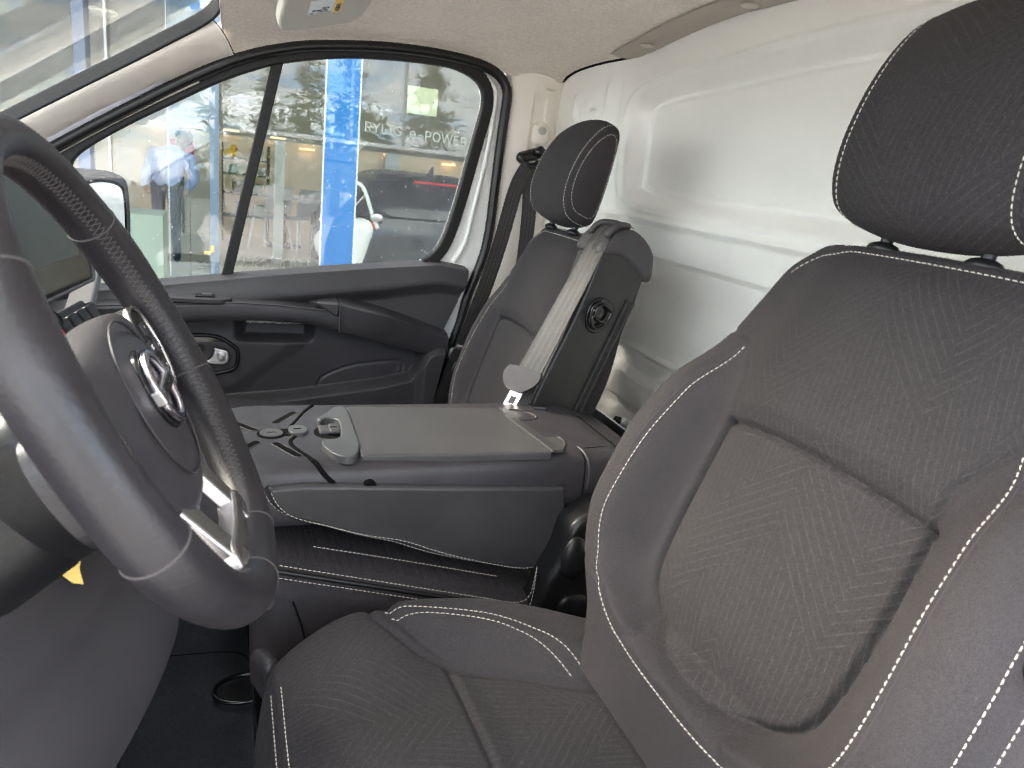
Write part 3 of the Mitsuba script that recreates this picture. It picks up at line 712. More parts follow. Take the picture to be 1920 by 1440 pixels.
def seat_back(key, O, rho, bol=1.0, scale=1.0):
    r = math.radians(rho)
    ex, et, en = V(scale, 0, 0), V(0, -math.sin(r), math.cos(r)), V(0, math.cos(r), math.sin(r))
    a = Pchip([-0.56, -0.50, -0.47, -0.44, -0.37, -0.295, -0.254, -0.183, -0.107, -0.050, -0.020, 0.000, 0.015, 0.026, 0.032], [0.185, 0.205, 0.225, 0.246, 0.268, 0.267, 0.264, 0.252, 0.236, 0.222, 0.210, 0.196, 0.178, 0.152, 0.125])
    hb = Pchip([-0.56, -0.50, -0.44, -0.36, -0.28, -0.20, -0.13, -0.08, 0.02], [0.030, 0.038, 0.052, 0.062, 0.060, 0.045, 0.018, 0.004, 0.0])
    win = Pchip([-0.47, -0.455, -0.44, -0.42, -0.39, -0.33, -0.21], [0.03, 0.075, 0.105, 0.125, 0.134, 0.138, 0.136])
    arcf = lambda s: -0.203 - 0.55 * s ** 2
    upb = Pchip([-0.22, -0.205, -0.18, -0.15, -0.125, -0.112, -0.105], [0.136, 0.136, 0.138, 0.148, 0.166, 0.19, 0.30])
    ins_line = [(-0.136, arcf(0.136))] + [(-float(win(t)), t) for t in np.linspace(-0.23, -0.462, 14)] + [(0.0, -0.470)] + [(float(win(t)), t) for t in np.linspace(-0.462, -0.23, 14)] + [(0.136, arcf(0.136))]
    top_seam = [(x, arcf(x)) for x in np.linspace(-0.136, 0.136, 20)]
    up_r = [(float(upb(t)), t) for t in np.linspace(-0.205, -0.110, 14)]

    def fn(s, t):
        ad = np.abs(s)
        wi = np.where(t > -0.47, win(np.clip(t, -0.47, -0.21)), 0.03)
        below = sstep(-0.445, -0.485, t)
        w0 = np.where(t > -0.21, 0.136 + 0.030 * sstep(-0.21, -0.10, t), wi)
        b = np.maximum(sstep(0.0, 0.070, ad - w0), below * 0.97)
        n = bol * hb(np.clip(t, -0.56, 0.02)) * b
        n = n + 0.010 * (1 - np.minimum(ad / 0.15, 1) ** 2) * sstep(-0.47, -0.40, t)
        up = sstep(-0.004, 0.030, t - arcf(np.minimum(ad, 0.14))) * sstep(0.20, 0.10, ad)
        n = n + 0.012 * up * sstep(0.03, -0.10, t)
        n = n - 0.014 * sstep(-0.04, 0.014, t) ** 2 - 0.060 * np.clip((t - 0.010) / 0.022, 0, 1) ** 2
        n = n - 0.020 * sstep(0.08, 0.24, ad) * sstep(-0.14, 0, t)
        n = n + groove(s, t, ins_line, 0.008, 0.0042) + groove(s, t, top_seam, 0.007, 0.0038)
        n = n + groove(ad, t, up_r, 0.0035, 0.004)
        n = n + groove(s, t, [(0.105, -0.462), (0.19, -0.448), (0.24, -0.437)], 0.002, 0.003)
        return n
    ts = np.concatenate([np.linspace(-0.56, -0.008, 190), np.linspace(-0.0055, 0.032, 26)])
    p = Pad(O, ex, et, en, ts, a, fn, lambda t: -0.105 + 0.02 * sstep(-0.2, 0.0, t), 0.050, 0.062).build(200)
    s, t, n, c = p.cells()
    nv = p.S.shape[1]
    face = (c >= p.k0 + 6) & (c < nv - p.k0 - 7)
    ad = np.abs(s)
    inse = face & (ad < np.where(t > -0.47, win(np.clip(t, -0.47, -0.21)), 0.0)) & (t < arcf(ad)) & (t > -0.468)
    up = face & (t >= arcf(np.minimum(ad, 0.136))) & (ad < upb(np.clip(t, -0.22, -0.105))) & (t < 0.015)
    rest = face & ~inse & ~up
    K = key + '__backrest'
    p.part(inse, K, 'mat_cloth')
    p.part(up, K + '__upper_panel', 'mat_cloth')
    p.part(rest & (s < 0), K + '__bolster', 'mat_twill')
    p.part(rest & (s >= 0), K + '__bolster', 'mat_twill')
    side = (~face) & (c >= 5) & (c < nv - 6)
    p.part(side, K + '__side_panel', 'mat_twill')
    p.part((~face) & ~side, K + '__shell', 'mat_black_plastic')
    k = p.S.shape[1]
    capv = np.vstack([p.P[-1], p.P[-1].mean(0)]); capf = np.stack([np.arange(k), (np.arange(k) + 1) % k, np.full(k, k)], 1)
    put(K + '__top_panel', M(capv, capf), 'mat_twill', smooth=False, uv=capv[:, :2])
    st = []
    bl = [(0.170, -0.128), (0.182, -0.170), (0.190, -0.225), (0.197, -0.285), (0.2005, -0.34), (0.197, -0.392), (0.178, -0.432), (0.146, -0.466), (0.095, -0.486), (0.0, -0.492)]
    full = [(-x, y) for x, y in bl] + [(x, y) for x, y in bl[:-1][::-1]]
    st.append(dashes(*p.on(full, 0.0003, 700)))
    fold = p.on([(x + (0.006 if x > 0 else -0.006), y - 0.002) for x, y in full], -0.0004, 500)[0]
    put(K + '__piping', tube(fold, 0.0011, 6), 'mat_twill', smooth=True, uv=np.zeros((500 * 6 + 2, 2)))
    for sg in (-1, 1):
        for fr in (0.50, 0.80):
            st.append(dashes(*p.rim(fr, sg, -0.55, -0.02)))
    tl = [(x, 0.0075 - 0.22 * max(abs(x) - 0.10, 0) - 2.2 * max(abs(x) - 0.145, 0) ** 1.3) for x in np.linspace(-0.175, 0.175, 25)]
    st.append(dashes(*p.on(tl, 0.0003, 300)))
    tl2 = [(x, 0.0225 - 0.22 * max(abs(x) - 0.09, 0)) for x in np.linspace(-0.125, 0.125, 15)]
    st.append(dashes(*p.on(tl2, 0.0003, 300)))
    put(K + '__stitching', cat(*st), 'mat_stitch', smooth=True, kind='stuff')
    rows = []
    for nn_, k_ in ((-0.085, 1.0), (-0.105, 1.03), (-0.130, 1.0), (-0.142, 0.9), (-0.146, 0.5)):
        q_ = smooth_line([(-0.10, 0.000), (0.10, 0.000), (0.165, -0.006), (0.200, -0.04), (0.205, -0.12), (0.232, -0.22), (0.225, -0.36), (0.18, -0.50), (-0.18, -0.50), (-0.225, -0.36), (-0.232, -0.22), (-0.205, -0.12), (-0.200, -0.04), (-0.165, -0.006)], 120, True)
        c_ = V(0, -0.26); q_ = c_ + (q_ - c_) * k_
        rows.append(p.O + q_[:, :1] * ex + q_[:, 1:] * et + nn_ * en)
    bm_ = grid(np.array(rows), cv=True); bm_.fix_normals()
    put(K + '__rear_cover', bm_, 'mat_twill', smooth=True, uv=bm_.vertices[:, [0, 2]])
    return p, (ex, et, en)


def headrest(key, O, rho, w=0.103, zs=1.14):
    """O: middle of the underside of the pillow. Side profile swept across, pinched at the seams, with flat D-shaped ends."""
    r = math.radians(rho)
    ex, et, en = V(1, 0, 0), V(0, -math.sin(r), math.cos(r)), V(0, math.cos(r), math.sin(r))
    prof = smooth_line([(-0.052, 0.002), (-0.010, 0.000), (0.030, 0.012), (0.052, 0.042), (0.056, 0.078), (0.048, 0.118), (0.028, 0.158), (-0.002, 0.190), (-0.030, 0.202), (-0.050, 0.196), (-0.060, 0.170), (-0.066, 0.10), (-0.064, 0.03)], 150, True)
    prof = np.stack([0.056 - (0.056 - prof[:, 0]) * 0.74, prof[:, 1] * zs], 1)
    cen = V(-0.002, 0.090 * zs)
    us = np.concatenate([np.linspace(-1, -0.86, 18), np.linspace(-0.84, 0.84, 60), np.linspace(0.86, 1, 18)])
    rows = []
    for u in us:
        e = max(abs(u) - 0.0, 0)
        k = 1.03 - 0.135 * e ** 2.3 - 0.010 * math.exp(-((e - 0.965) / 0.010) ** 2)
        rows.append(O + u * w * ex + ((cen + (prof - cen) * k) @ np.array([[0, 0], [0, 0]]) if False else 0) + np.outer(cen[0] + (prof[:, 0] - cen[0]) * k, en) + np.outer(cen[1] + (prof[:, 1] - cen[1]) * k, et))
    P = np.array(rows)
    arc = np.r_[0, np.cumsum(np.linalg.norm(np.diff(prof, axis=0), axis=1))]
    uv = np.stack(np.meshgrid(us * w, -arc, indexing='ij'), -1).reshape(-1, 2)
    K = key + '__headrest'
    m = grid(P, cv=True)
    put(K, m, 'mat_cloth', smooth=True, uv=uv)
    st = []
    nr = normals(P)
    if np.mean(np.sum(nr[48] * (P[48] - P[48].mean(0)), -1)) < 0: nr = -nr
    for sg, i0 in ((-1, 0), (1, -1)):
        end = P[i0]; c = end.mean(0)
        qs = np.linspace(1, 0, 14)
        D = np.array([c + (end - c) * q + sg * ex * (0.016 * (1 - q ** 2.4) - 0.004 * math.exp(-((q - 0.95) / 0.03) ** 2)) for q in qs])
        g = grid(D, cv=True); g.fix_normals()
        put(K + '__side_panel', g, 'mat_twill', smooth=True, uv=np.stack([D[..., 1].ravel(), D[..., 2].ravel()], 1))
        i = 10 if sg < 0 else -11
        ring = np.vstack([P[i], P[i][:1]]); rn = np.vstack([nr[i], nr[i][:1]])
        st.append(dashes(ring, rn))
        ring2 = np.vstack([D[2], D[2][:1]])
        st.append(dashes(ring2, np.broadcast_to(sg * ex, ring2.shape)))
    put(K + '__stitching', cat(*st), 'mat_stitch', smooth=True, kind='stuff')
    for x in (-0.058, 0.058):
        b = O + x * ex - 0.012 * en
        put(K + '__post', tube([b + 0.02 * et, b - 0.05 * et], 0.0065, 14), 'mat_black_plastic')
        c = b - 0.013 * et
        put(K + '__collar', blob(c, (0.019, 0.014, 0.0085), np.array([ex, en, et])), 'mat_black_plastic', smooth=True)


DS = 'driver_seat'
tag(DS, 'dark grey cloth driver seat nearest the camera, pale stitching and headrest', 'car seat')
DO = V(0.52, -0.62, 1.53)
dback, (dex, det, den) = seat_back(DS, DO, 20)
headrest(DS, V(0.540, -0.640, 1.556), 12, 0.107, 1.19)

# driver's cushion: t runs to the front edge
def seat_cushion(key, O):
    ex, et, en = V(1, 0, 0), V(0, 1, 0), V(0, 0, 1)
    a = Pchip([-0.52, -0.44, -0.40, -0.34, -0.26, -0.18, -0.11, -0.06, -0.03, -0.010, 0.004, 0.012], [0.215, 0.240, 0.258, 0.283, 0.302, 0.310, 0.304, 0.290, 0.278, 0.264, 0.248, 0.228])
    bb = Pchip([-0.52, -0.42, -0.34, -0.26, -0.18, -0.10, -0.04, 0.012], [0.014, 0.020, 0.030, 0.040, 0.042, 0.036, 0.024, 0.012])
    sw = Pchip([-0.52, -0.37, -0.29, -0.205, -0.165, -0.142, -0.113, -0.094, -0.06], [0.080, 0.110, 0.148, 0.180, 0.207, 0.236, 0.281, 0.305, 0.34])
    side = [(float(sw(t)), t) for t in np.linspace(-0.50, -0.085, 20)]
    tee = [(x, -0.205 + 0.12 * x * x) for x in np.linspace(-0.178, 0.178, 15)]

    def fn(s, t):
        ad = np.abs(s)
        w0 = sw(np.clip(t, -0.52, -0.06))
        n = bb(np.clip(t, -0.52, 0.012)) * np.maximum(sstep(-0.004, 0.060, ad - w0), sstep(0.10, 0.25, ad) * sstep(-0.25, -0.10, t))
        n = n + 0.012 * (1 - np.minimum(ad / 0.20, 1) ** 2)
        n = n + 0.012 * np.exp(-((t + 0.11) / 0.075) ** 2) * sstep(0.26, 0.12, ad) - 0.006 * sstep(-0.2, -0.24, t) * sstep(0.17, 0.1, ad)
        n = n - 0.012 * sstep(-0.10, 0.0, t) ** 1.5 - 0.075 * np.clip((t + 0.012) / 0.024, 0, 1) ** 2.2
        n = n + groove(ad, t, side, 0.005, 0.005) + groove(s, t, tee, 0.006, 0.0045)
        return n
    ts = np.concatenate([np.linspace(-0.52, -0.03, 170), np.linspace(-0.0285, 0.012, 36)])
    p = Pad(O, ex, et, en, ts, a, fn, lambda t: -0.17, 0.045, 0.055).build(220)
    s, t, n, c = p.cells(); nv = p.S.shape[1]
    face = (c >= p.k0 + 6) & (c < nv - p.k0 - 7)
    ad = np.abs(s)
    mid = face & (ad < sw(np.clip(t, -0.52, -0.06)))
    K = key + '__cushion'
    back = mid & (t < -0.205 + 0.12 * s * s)
    p.part(mid & ~back, K, 'mat_cloth')
    p.part(back, K + '__center_panel', 'mat_cloth')
    for sg in (-1, 1): p.part(face & ~mid & (s * sg > 0), K + '__bolster', 'mat_twill')
    p.part(~face, K + '__side_panel', 'mat_twill')
    k = p.S.shape[1]
    fr = p.P[-1]; low = fr * V(1, 1, 0) + V(0, -0.01, 0.82)
    fv = np.stack([fr, fr * 0.5 + low * 0.5 + V(0, 0.006, 0), low])
    put(K + '__front_panel', grid(fv), 'mat_twill', smooth=True, uv=np.stack([fv[..., 0].ravel(), fv[..., 2].ravel()], 1))
    st = []
    for sg in (-1, 1):
        l1 = [(sg * x, t) for x, t in ((0.268, -0.142), (0.264, -0.165), (0.256, -0.196), (0.238, -0.252), (0.216, -0.295), (0.188, -0.327), (0.158, -0.348), (0.132, -0.360))]
        l2 = [(sg * x, t) for x, t in ((0.256, -0.148), (0.251, -0.170), (0.244, -0.195), (0.227, -0.245), (0.206, -0.283), (0.180, -0.313), (0.150, -0.334), (0.134, -0.342))]
        st += [dashes(*p.on(l1, 0.0003, 300)), dashes(*p.on(l2, 0.0003, 300))]
        st.append(dashes(*p.rim(0.55, sg, -0.50, -0.30)))
    fl = [(x, -0.004) for x in np.linspace(-0.20, 0.20, 12)]
    st += [dashes(*p.on(fl, 0.0003, 300)), dashes(*p.on([(x, t - 0.010) for x, t in fl], 0.0003, 300))]
    put(K + '__stitching', cat(*st), 'mat_stitch', smooth=True, kind='stuff')
    return p


dcush = seat_cushion(DS, V(0.52, -0.045, 1.0))
put(DS + '__base', box(V(0.33, -0.50, 0.60), V(0.66, -0.22, 0.86), 0.02), 'mat_black_plastic')
put(DS + '__slide_lever', hull([((0.800, -0.052, 0.968), 0.011), ((0.822, -0.042, 0.964), 0.013), ((0.806, -0.052, 0.942), 0.010)]), 'mat_plastic', smooth=True, label='black height lever at the front corner of the cushion')
put(DS + '__recliner_knob', hull([((0.262, -0.534, 1.288), 0.016), ((0.258, -0.518, 1.296), 0.018), ((0.262, -0.548, 1.262), 0.012)]), 'mat_black_plastic', smooth=True, label='rounded black recliner knob')

PS = 'passenger_seat'
tag(PS, 'outer passenger seat beside the far door, dark grey cloth with headrest', 'car seat')
PO = V(1.455, -0.660, 1.450)
pback, _ = seat_back(PS, PO, 17, 0.5, 0.88)
headrest(PS, V(1.470, -0.668, 1.481), 12, 0.098, 1.08)


# ---------------------------------------------------------------- middle seat with its back folded down as a table
MS = 'middle_seat'
tag(MS, 'middle seat with its back folded flat as a grey work table', 'car seat')
ZT = 1.165
# folded back: long block with rounded shoulders, rear part and front part split by a groove
def block(y0, y1, prof_scale, key, mat, label=None):
    sec = smooth_line([(0.948, 1.085), (0.946, 1.110), (0.948, 1.138), (0.953, 1.153), (0.966, 1.1625), (1.00, ZT), (1.08, ZT), (1.18, ZT), (1.215, 1.160), (1.236, 1.145), (1.245, 1.11), (1.245, 1.08), (1.10, 1.07), (0.96, 1.072)], 90, True)
    ys = np.linspace(y0, y1, 50)
    rows = []
    c = sec.mean(0)
    for y in ys:
        sx, dx, dz = prof_scale(y)
        rows.append(np.stack([c[0] + dx + (sec[:, 0] - c[0]) * sx, np.full(90, y), sec[:, 1] + dz * np.clip((sec[:, 1] - 1.07) / 0.095, 0, 1)], 1))
    P = np.array(rows)
    m = grid(P, cv=True)
    for r in (0, -1):
        cc = P[r]; m = cat(m, M(np.vstack([cc, cc.mean(0)]), np.stack([np.arange(90), (np.arange(90) + 1) % 90, np.full(90, 90)], 1)))
    m.merge_vertices(); m.fix_normals()
    return put(key, m, mat, smooth=40, label=label)


groove_y = -0.105
shape = lambda y: (1.0, 0.0, 0.003 * math.cos(y * 5))
body_ = lambda y: (1 - 0.06 * sstep(-0.06, 0.07, y), 0.004 * float(sstep(-0.06, 0.05, y)), 0.0015 - 0.010 * float(sstep(-0.05, 0.05, y)))
block(-0.527, 0.030, body_, MS + '__folded_back', 'mat_plastic')
rear = lambda y: (1.0 - 0.05 * sstep(-0.56, -0.66, y), 0.0, -0.002 - 0.022 * float(sstep(-0.58, -0.665, y)))
block(-0.665, -0.530, rear, MS + '__hinge_cover', 'mat_plastic', 'dusty black hinge cover at the rear of the table')
ln = smooth_line([(0.984, -0.5285, ZT), (0.972, -0.531, 1.1645), (0.957, -0.534, 1.157), (0.950, -0.536, 1.140), (0.9475, -0.535, 1.108)], 40)
put(MS + '__hinge_cover__edge_strip', tube(ln, 0.0022, 8), 'mat_grey_plastic', smooth=True)
put(MS + '__hinge_cover__edge_strip', tube([(1.178, -0.530, ZT), (1.172, -0.552, ZT)], 0.0022, 8), 'mat_grey_plastic')
pan = resample([(0.984, -0.541), (0.990, -0.600), (1.00, -0.606), (1.142, -0.606), (1.148, -0.560), (1.170, -0.550)], 80)
put(MS + '__hinge_cover__outline', tube(np.stack([pan[:, 0], pan[:, 1], np.full(80, ZT - 0.0022 - 0.012 * sstep(-0.57, -0.61, pan[:, 1]) * 0.35)], 1), 0.0011, 6), 'mat_void')
top = lambda pts, z, d, bev, key, mat, **k: put(key, prism(resample(np.asarray(pts, float), 160, True), V(0, 0, z), V(1, 0, 0), V(0, 1, 0), d, bev), mat, smooth=30, **k)
TL = [(0.9665, -0.180), (0.9600, -0.287), (0.9525, -0.470), (0.990, -0.474), (1.038, -0.462), (1.110, -0.452), (1.161, -0.456), (1.172, -0.303), (1.178, -0.190), (1.10, -0.182)]
top(TL, ZT + 0.0068, 0.012, 0.0035, MS + '__table', 'mat_table_plastic', label='smooth grey folding table lid')
lp2 = np.array([[(x, y, z) for x, y, z in ((0.9545, -0.470, ZT + 0.0052), (1.038, -0.4615, ZT + 0.0052), (1.110, -0.4515, ZT + 0.0052), (1.160, -0.4555, ZT + 0.0052))], [(0.962, -0.492, ZT + 0.0012), (1.030, -0.482, ZT + 0.0012), (1.112, -0.470, ZT + 0.0012), (1.155, -0.472, ZT + 0.0012)]])
put(MS + '__table__ramp', slab(lp2[:, ::-1], 0.004), 'mat_table_plastic', smooth=False)
for pts in ([(1.040, -0.474), (1.034, -0.490), (1.027, -0.512), (1.003, -0.514), (0.976, -0.500), (0.965, -0.490), (0.985, -0.478)], [(1.162, -0.470), (1.154, -0.500), (1.124, -0.514), (1.110, -0.500), (1.112, -0.470), (1.135, -0.464)]):
    p_ = smooth_line(pts, 60, True)
    top(p_, ZT + 0.0016, 0.003, 0.0008, MS + '__finger_scoop', 'mat_table_plastic')
    put(MS + '__finger_scoop__rim', tube(np.stack([p_[:, 0], p_[:, 1], np.full(60, ZT + 0.0012)], 1), 0.0026, 8, closed=True), 'mat_plastic', smooth=True)
BR = [(1.112, -0.135), (1.140, -0.152), (1.166, -0.167), (1.171, -0.176), (1.168, -0.184), (1.150, -0.1885), (1.10, -0.1875), (1.05, -0.186), (1.004, -0.184), (0.985, -0.180), (0.962, -0.172), (0.956, -0.163), (0.964, -0.147), (0.985, -0.136), (1.010, -0.1305), (1.026, -0.136), (1.026, -0.146), (1.034, -0.159), (1.060, -0.164), (1.105, -0.166), (1.114, -0.158), (1.113, -0.147), (1.104, -0.140)]
top(smooth_line(BR, 150, True), ZT + 0.0100, 0.012, 0.003, MS + '__table_bracket', 'mat_grey_plastic', label='lighter grey two-hooked bracket holding the table')
LT = [(1.084, -0.128), (1.101, -0.138), (1.098, -0.164), (1.054, -0.163), (1.046, -0.146), (1.060, -0.128)]
top(smooth_line(LT, 60, True), ZT + 0.0016, 0.004, 0.0008, MS + '__latch_recess', 'mat_void')
put(MS + '__latch', cat(box(V(1.062, -0.150, ZT), V(1.092, -0.134, ZT + 0.007), 0.003), box(V(1.058, -0.166, ZT + 0.002), V(1.090, -0.148, ZT + 0.0105), 0.004)), 'mat_table_plastic', smooth=35)
put(MS + '__latch__mark', box(V(1.070, -0.160, ZT + 0.0103), V(1.0725, -0.150, ZT + 0.0112)), 'mat_void', smooth=False)
zf = ZT + 0.0012
x, y, r = 1.072, -0.065, 0.0165
put(MS + '__turn_button', tube([(x, y, zf - 0.004), (x, y, zf + 0.0028)], r, 28), 'mat_grey_plastic', smooth=35)
a_ = np.linspace(0, 2 * np.pi, 41)
put(MS + '__turn_button__ring', tube(np.stack([x + (r + 0.0022) * np.cos(a_), y + (r + 0.0022) * np.sin(a_), 0 * a_ + zf + 0.0004], 1), 0.0016, 6), 'mat_void')
put(MS + '__turn_button__mark', box(V(x - 0.001, y - 0.007, zf + 0.002), V(x + 0.001, y + 0.006, zf + 0.0034)), 'mat_void', smooth=False)
top(rrect(0.030, 0.020, 0.004) + V(1.077, -0.084), zf + 0.0008, 0.003, 0.0006, MS + '__button_channel', 'mat_void')
top(smooth_line([(1.094, -0.094), (1.080, -0.090), (1.064, -0.094), (1.060, -0.104), (1.066, -0.115), (1.080, -0.118), (1.092, -0.114), (1.097, -0.104)], 50, True), zf + 0.0052, 0.006, 0.002, MS + '__release_button', 'mat_grey_plastic')
put(MS + '__release_button__mark', box(V(1.077, -0.108, zf + 0.0050), V(1.079, -0.097, zf + 0.0058)), 'mat_void', smooth=False)
for (x0, y0), (x1, y1) in (((1.120, -0.074), (1.164, -0.104)), ((1.119, -0.018), (1.090, -0.042)), ((1.016, -0.024), (1.040, -0.043)), ((1.032, -0.070), (0.986, -0.096))):
    l_ = LineString([(x0, y0), (x1, y1)])
    top(np.array(l_.buffer(0.0052, 8).exterior.coords)[:-1], zf + 0.0008, 0.003, 0.0006, MS + '__slot', 'mat_void')
    q_ = np.array(l_.buffer(0.0060, 8).exterior.coords)
    put(MS + '__slot__rim', tube(np.stack([q_[:, 0], q_[:, 1], np.full(len(q_), zf - 0.0002)], 1), 0.0013, 6), 'mat_plastic', smooth=True)
gv = smooth_line([(1.200, -0.137), (1.165, -0.120), (1.132, -0.107), (1.105, -0.096)], 40)
gw = smooth_line([(1.058, -0.098), (1.040, -0.090), (1.012, -0.095), (0.978, -0.110), (0.962, -0.117)], 50)
gs = smooth_line([(0.962, -0.117, 1.1655), (0.954, -0.122, 1.160), (0.949, -0.130, 1.150), (0.947, -0.142, 1.138), (0.946, -0.156, 1.120)], 40)
for q_ in (np.stack([gv[:, 0], gv[:, 1], np.full(40, zf - 0.0010)], 1), np.stack([gw[:, 0], gw[:, 1], np.full(50, zf - 0.0010)], 1), gs):
    put(MS + '__folded_back__groove', tube(q_, 0.0034, 8), 'mat_void', smooth=True)
put(MS + '__cable_notch', tube([(0.940, -0.190, 1.132), (0.950, -0.190, 1.133)], 0.010, 16), 'mat_void')
# leather flap hanging on the driver's side
FL = [(-0.052, 1.140), (-0.10, 1.143), (-0.15, 1.140), (-0.25, 1.133), (-0.38, 1.125), (-0.490, 1.118), (-0.497, 1.085), (-0.500, 1.035), (-0.491, 0.995), (-0.456, 0.980), (-0.401, 0.989), (-0.338, 1.007), (-0.279, 1.027), (-0.235, 1.045), (-0.183, 1.060), (-0.123, 1.082), (-0.080, 1.099), (-0.060, 1.119)]
fp = np.vstack([resample(np.array(FL[:6]), 60), smooth_line(FL[5:], 140)[1:-1]])
fl2 = np.stack([-fp[:, 0], fp[:, 1]], 1)
put(MS + '__leather_flap', prism(fl2, V(0.936, 0, 0), V(0, -1, 0), V(0, 0, 1), 0.022, 0.006), 'mat_flap_leather', smooth=50, label='smooth leather flap with a stitched lower edge')
low = smooth_line(FL[7:] + [(-0.052, 1.138)], 400)
ctr = V(-0.28, 1.09)
lw = low + 0.006 * unit(ctr - low)
st = [dashes(np.stack([np.full(400, 0.9361), lw[:, 0], lw[:, 1]], 1), V(-1, 0, 0))]
lo2 = low - 0.004 * unit(ctr - low)
st.append(dashes(np.stack([np.full(400, 0.946), lo2[:, 0], lo2[:, 1]], 1), V(-0.7, 0, -0.7)))
put(MS + '__leather_flap__stitching', cat(*st), 'mat_stitch', smooth=True, kind='stuff')
put(MS + '__leather_flap__edge', sweep(np.stack([np.full(400, 0.953), low[:, 0], low[:, 1]], 1), rrect(0.010, 0.016, 0.004), (-1, 0, 0)), 'mat_twill', smooth=True, uv=None)
# seat cushion under it
cs_ = rrect(0.40, 0.26, 0.045, 10)
yy = np.linspace(-0.035, -0.47, 70)
rows = []
for y in yy:
    e = 1 - 0.20 * sstep(-0.075, -0.03, y) ** 2
    tilt = -0.118 * (y / -0.43)
    rows.append(np.stack([1.085 + cs_[:, 0] * e, np.full(len(cs_), y), 0.940 + cs_[:, 1] * e + tilt * (cs_[:, 1] > 0) + 0.004 * np.sin(cs_[:, 0] * 16)], 1))
P = np.array(rows)
m = grid(P, cv=True); cc = P[0]; kk = len(cc)
m = cat(m, M(np.vstack([cc, cc.mean(0)]), np.stack([np.arange(kk), (np.arange(kk) + 1) % kk, np.full(kk, kk)], 1))); m.merge_vertices(); m.fix_normals()
put(MS + '__cushion', m, 'mat_twill', smooth=True, uv=m.vertices[:, [1, 2]])
st = []
zc_ = lambda y: 1.0735 - 0.2875 * (-y)
for dz, dx in ((0.0, 0.0), (-0.017, -0.003)):
    l = [(0.8885 + dx, y, zc_(y) + dz - 0.001) for y in np.linspace(-0.055, -0.40, 14)] + [(0.890 + dx, -0.428, zc_(-0.415) + dz + 0.004), (0.893 + dx, -0.438, 0.985 + dz), (0.897, -0.442, 1.01)]
    st.append(dashes(smooth_line(l, 400), V(-0.8, 0, 0.6)))
l = smooth_line([(0.935, -0.115, zc_(-0.115) + 0.010), (0.940, -0.25, zc_(-0.25) + 0.010), (0.940, -0.40, zc_(-0.40) + 0.011)], 200)
st.append(dashes(l, V(0, 0, 1), r=0.0006))
put(MS + '__cushion__stitching', cat(*st), 'mat_stitch', smooth=True, kind='stuff')
l = smooth_line([(0.8870, y, zc_(y) - 0.0095) for y in np.linspace(-0.05, -0.425, 14)], 100)
put(MS + '__cushion__piping', tube(l, 0.0035, 8), 'mat_black_plastic', smooth=True)
put(MS + '__cushion__seam', tube(smooth_line([(0.8835, -0.085, 1.0), (0.8835, -0.10, 0.95), (0.8845, -0.112, 0.86)], 30), 0.0012, 6), 'mat_void')
# recliner cover plate on the hinge
RC = [(-0.520, 1.100), (-0.490, 1.080), (-0.480, 1.05), (-0.472, 1.02), (-0.455, 0.985), (-0.443, 0.95), (-0.43, 0.92), (-0.45, 0.88), (-0.50, 0.87), (-0.56, 0.89), (-0.60, 0.95), (-0.62, 1.03), (-0.61, 1.09), (-0.55, 1.11)]
rp = smooth_line(RC, 90, True)
put(MS + '__recliner_cover', prism(np.stack([-rp[:, 0], rp[:, 1]], 1), V(0.884, 0, 0), V(0, -1, 0), V(0, 0, 1), 0.05, 0.012), 'mat_black_plastic', smooth=50)
put(MS + '__recliner_cover__pivot_cap', blob((0.882, -0.505, 0.935), (0.010, 0.028, 0.028), p=0.8), 'mat_black_plastic', smooth=True)
put(MS + '__recliner_cover__recline_handle', blob((0.876, -0.492, 1.030), (0.012, 0.022, 0.036)), 'mat_black_plastic', smooth=True)
put(MS + '__base', box(V(0.92, -0.60, 0.60), V(1.80, -0.16, 0.80), 0.02), 'mat_black_plastic')
# outer passenger seat's cushion and belt tower
cs2 = rrect(0.46, 0.26, 0.05, 10)
rows = []
for y in np.linspace(0.035, -0.52, 60):
    e = 1 - 0.20 * sstep(0.0, 0.04, y) ** 2
    rows.append(np.stack([1.515 + cs2[:, 0] * e, np.full(len(cs2), y), 0.885 + cs2[:, 1] * e - 0.05 * (y / -0.5) * (cs2[:, 1] > 0)], 1))
m = grid(np.array(rows), cv=True); m.fix_normals()
put(PS + '__cushion', m, 'mat_twill', smooth=True, uv=m.vertices[:, [1, 0]])


# ---------------------------------------------------------------- steering wheel
SW = 'steering_wheel'
tag(SW, 'black leather steering wheel with silver spoke and round emblem at the left', 'steering wheel')
WC = V(0.600, 0.061, 1.397)
WN = unit(V(-0.009, -0.884, 0.467)); WA = unit(V(1, -0.010, 0) - WN * (WN @ V(1, -0.010, 0))); WB = np.cross(WN, WA)
W = lambda a, b, n=0.0: WC + np.multiply.outer(a, WA) + np.multiply.outer(b, WB) + np.multiply.outer(n, WN)
R0 = 0.186
th = np.linspace(0, 2 * np.pi, 260, endpoint=False)
ph = np.linspace(0, 2 * np.pi, 36, endpoint=False)
def rim_pt(t, p, lift=0.0):
    t, p = np.broadcast_arrays(np.asarray(t, float), np.asarray(p, float))
    grip = np.exp(-((np.abs((t + np.pi) % (2 * np.pi) - np.pi) - 0.42) / 0.22) ** 2) + np.exp(-((np.abs((t % (2 * np.pi)) - np.pi) - 0.42) / 0.22) ** 2)
    rr, ra = 0.0188 + 0.0018 * grip + lift, 0.0205 + 0.0012 * grip + lift
    R = R0 + 0.002 * grip * 0 - 0.006 * np.exp(-((t - 1.5 * np.pi) / 0.35) ** 2)
    rad = R + rr * np.cos(p)
    return W(rad * np.cos(t), rad * np.sin(t), ra * np.sin(p))
P = rim_pt(th[:, None], ph[None])
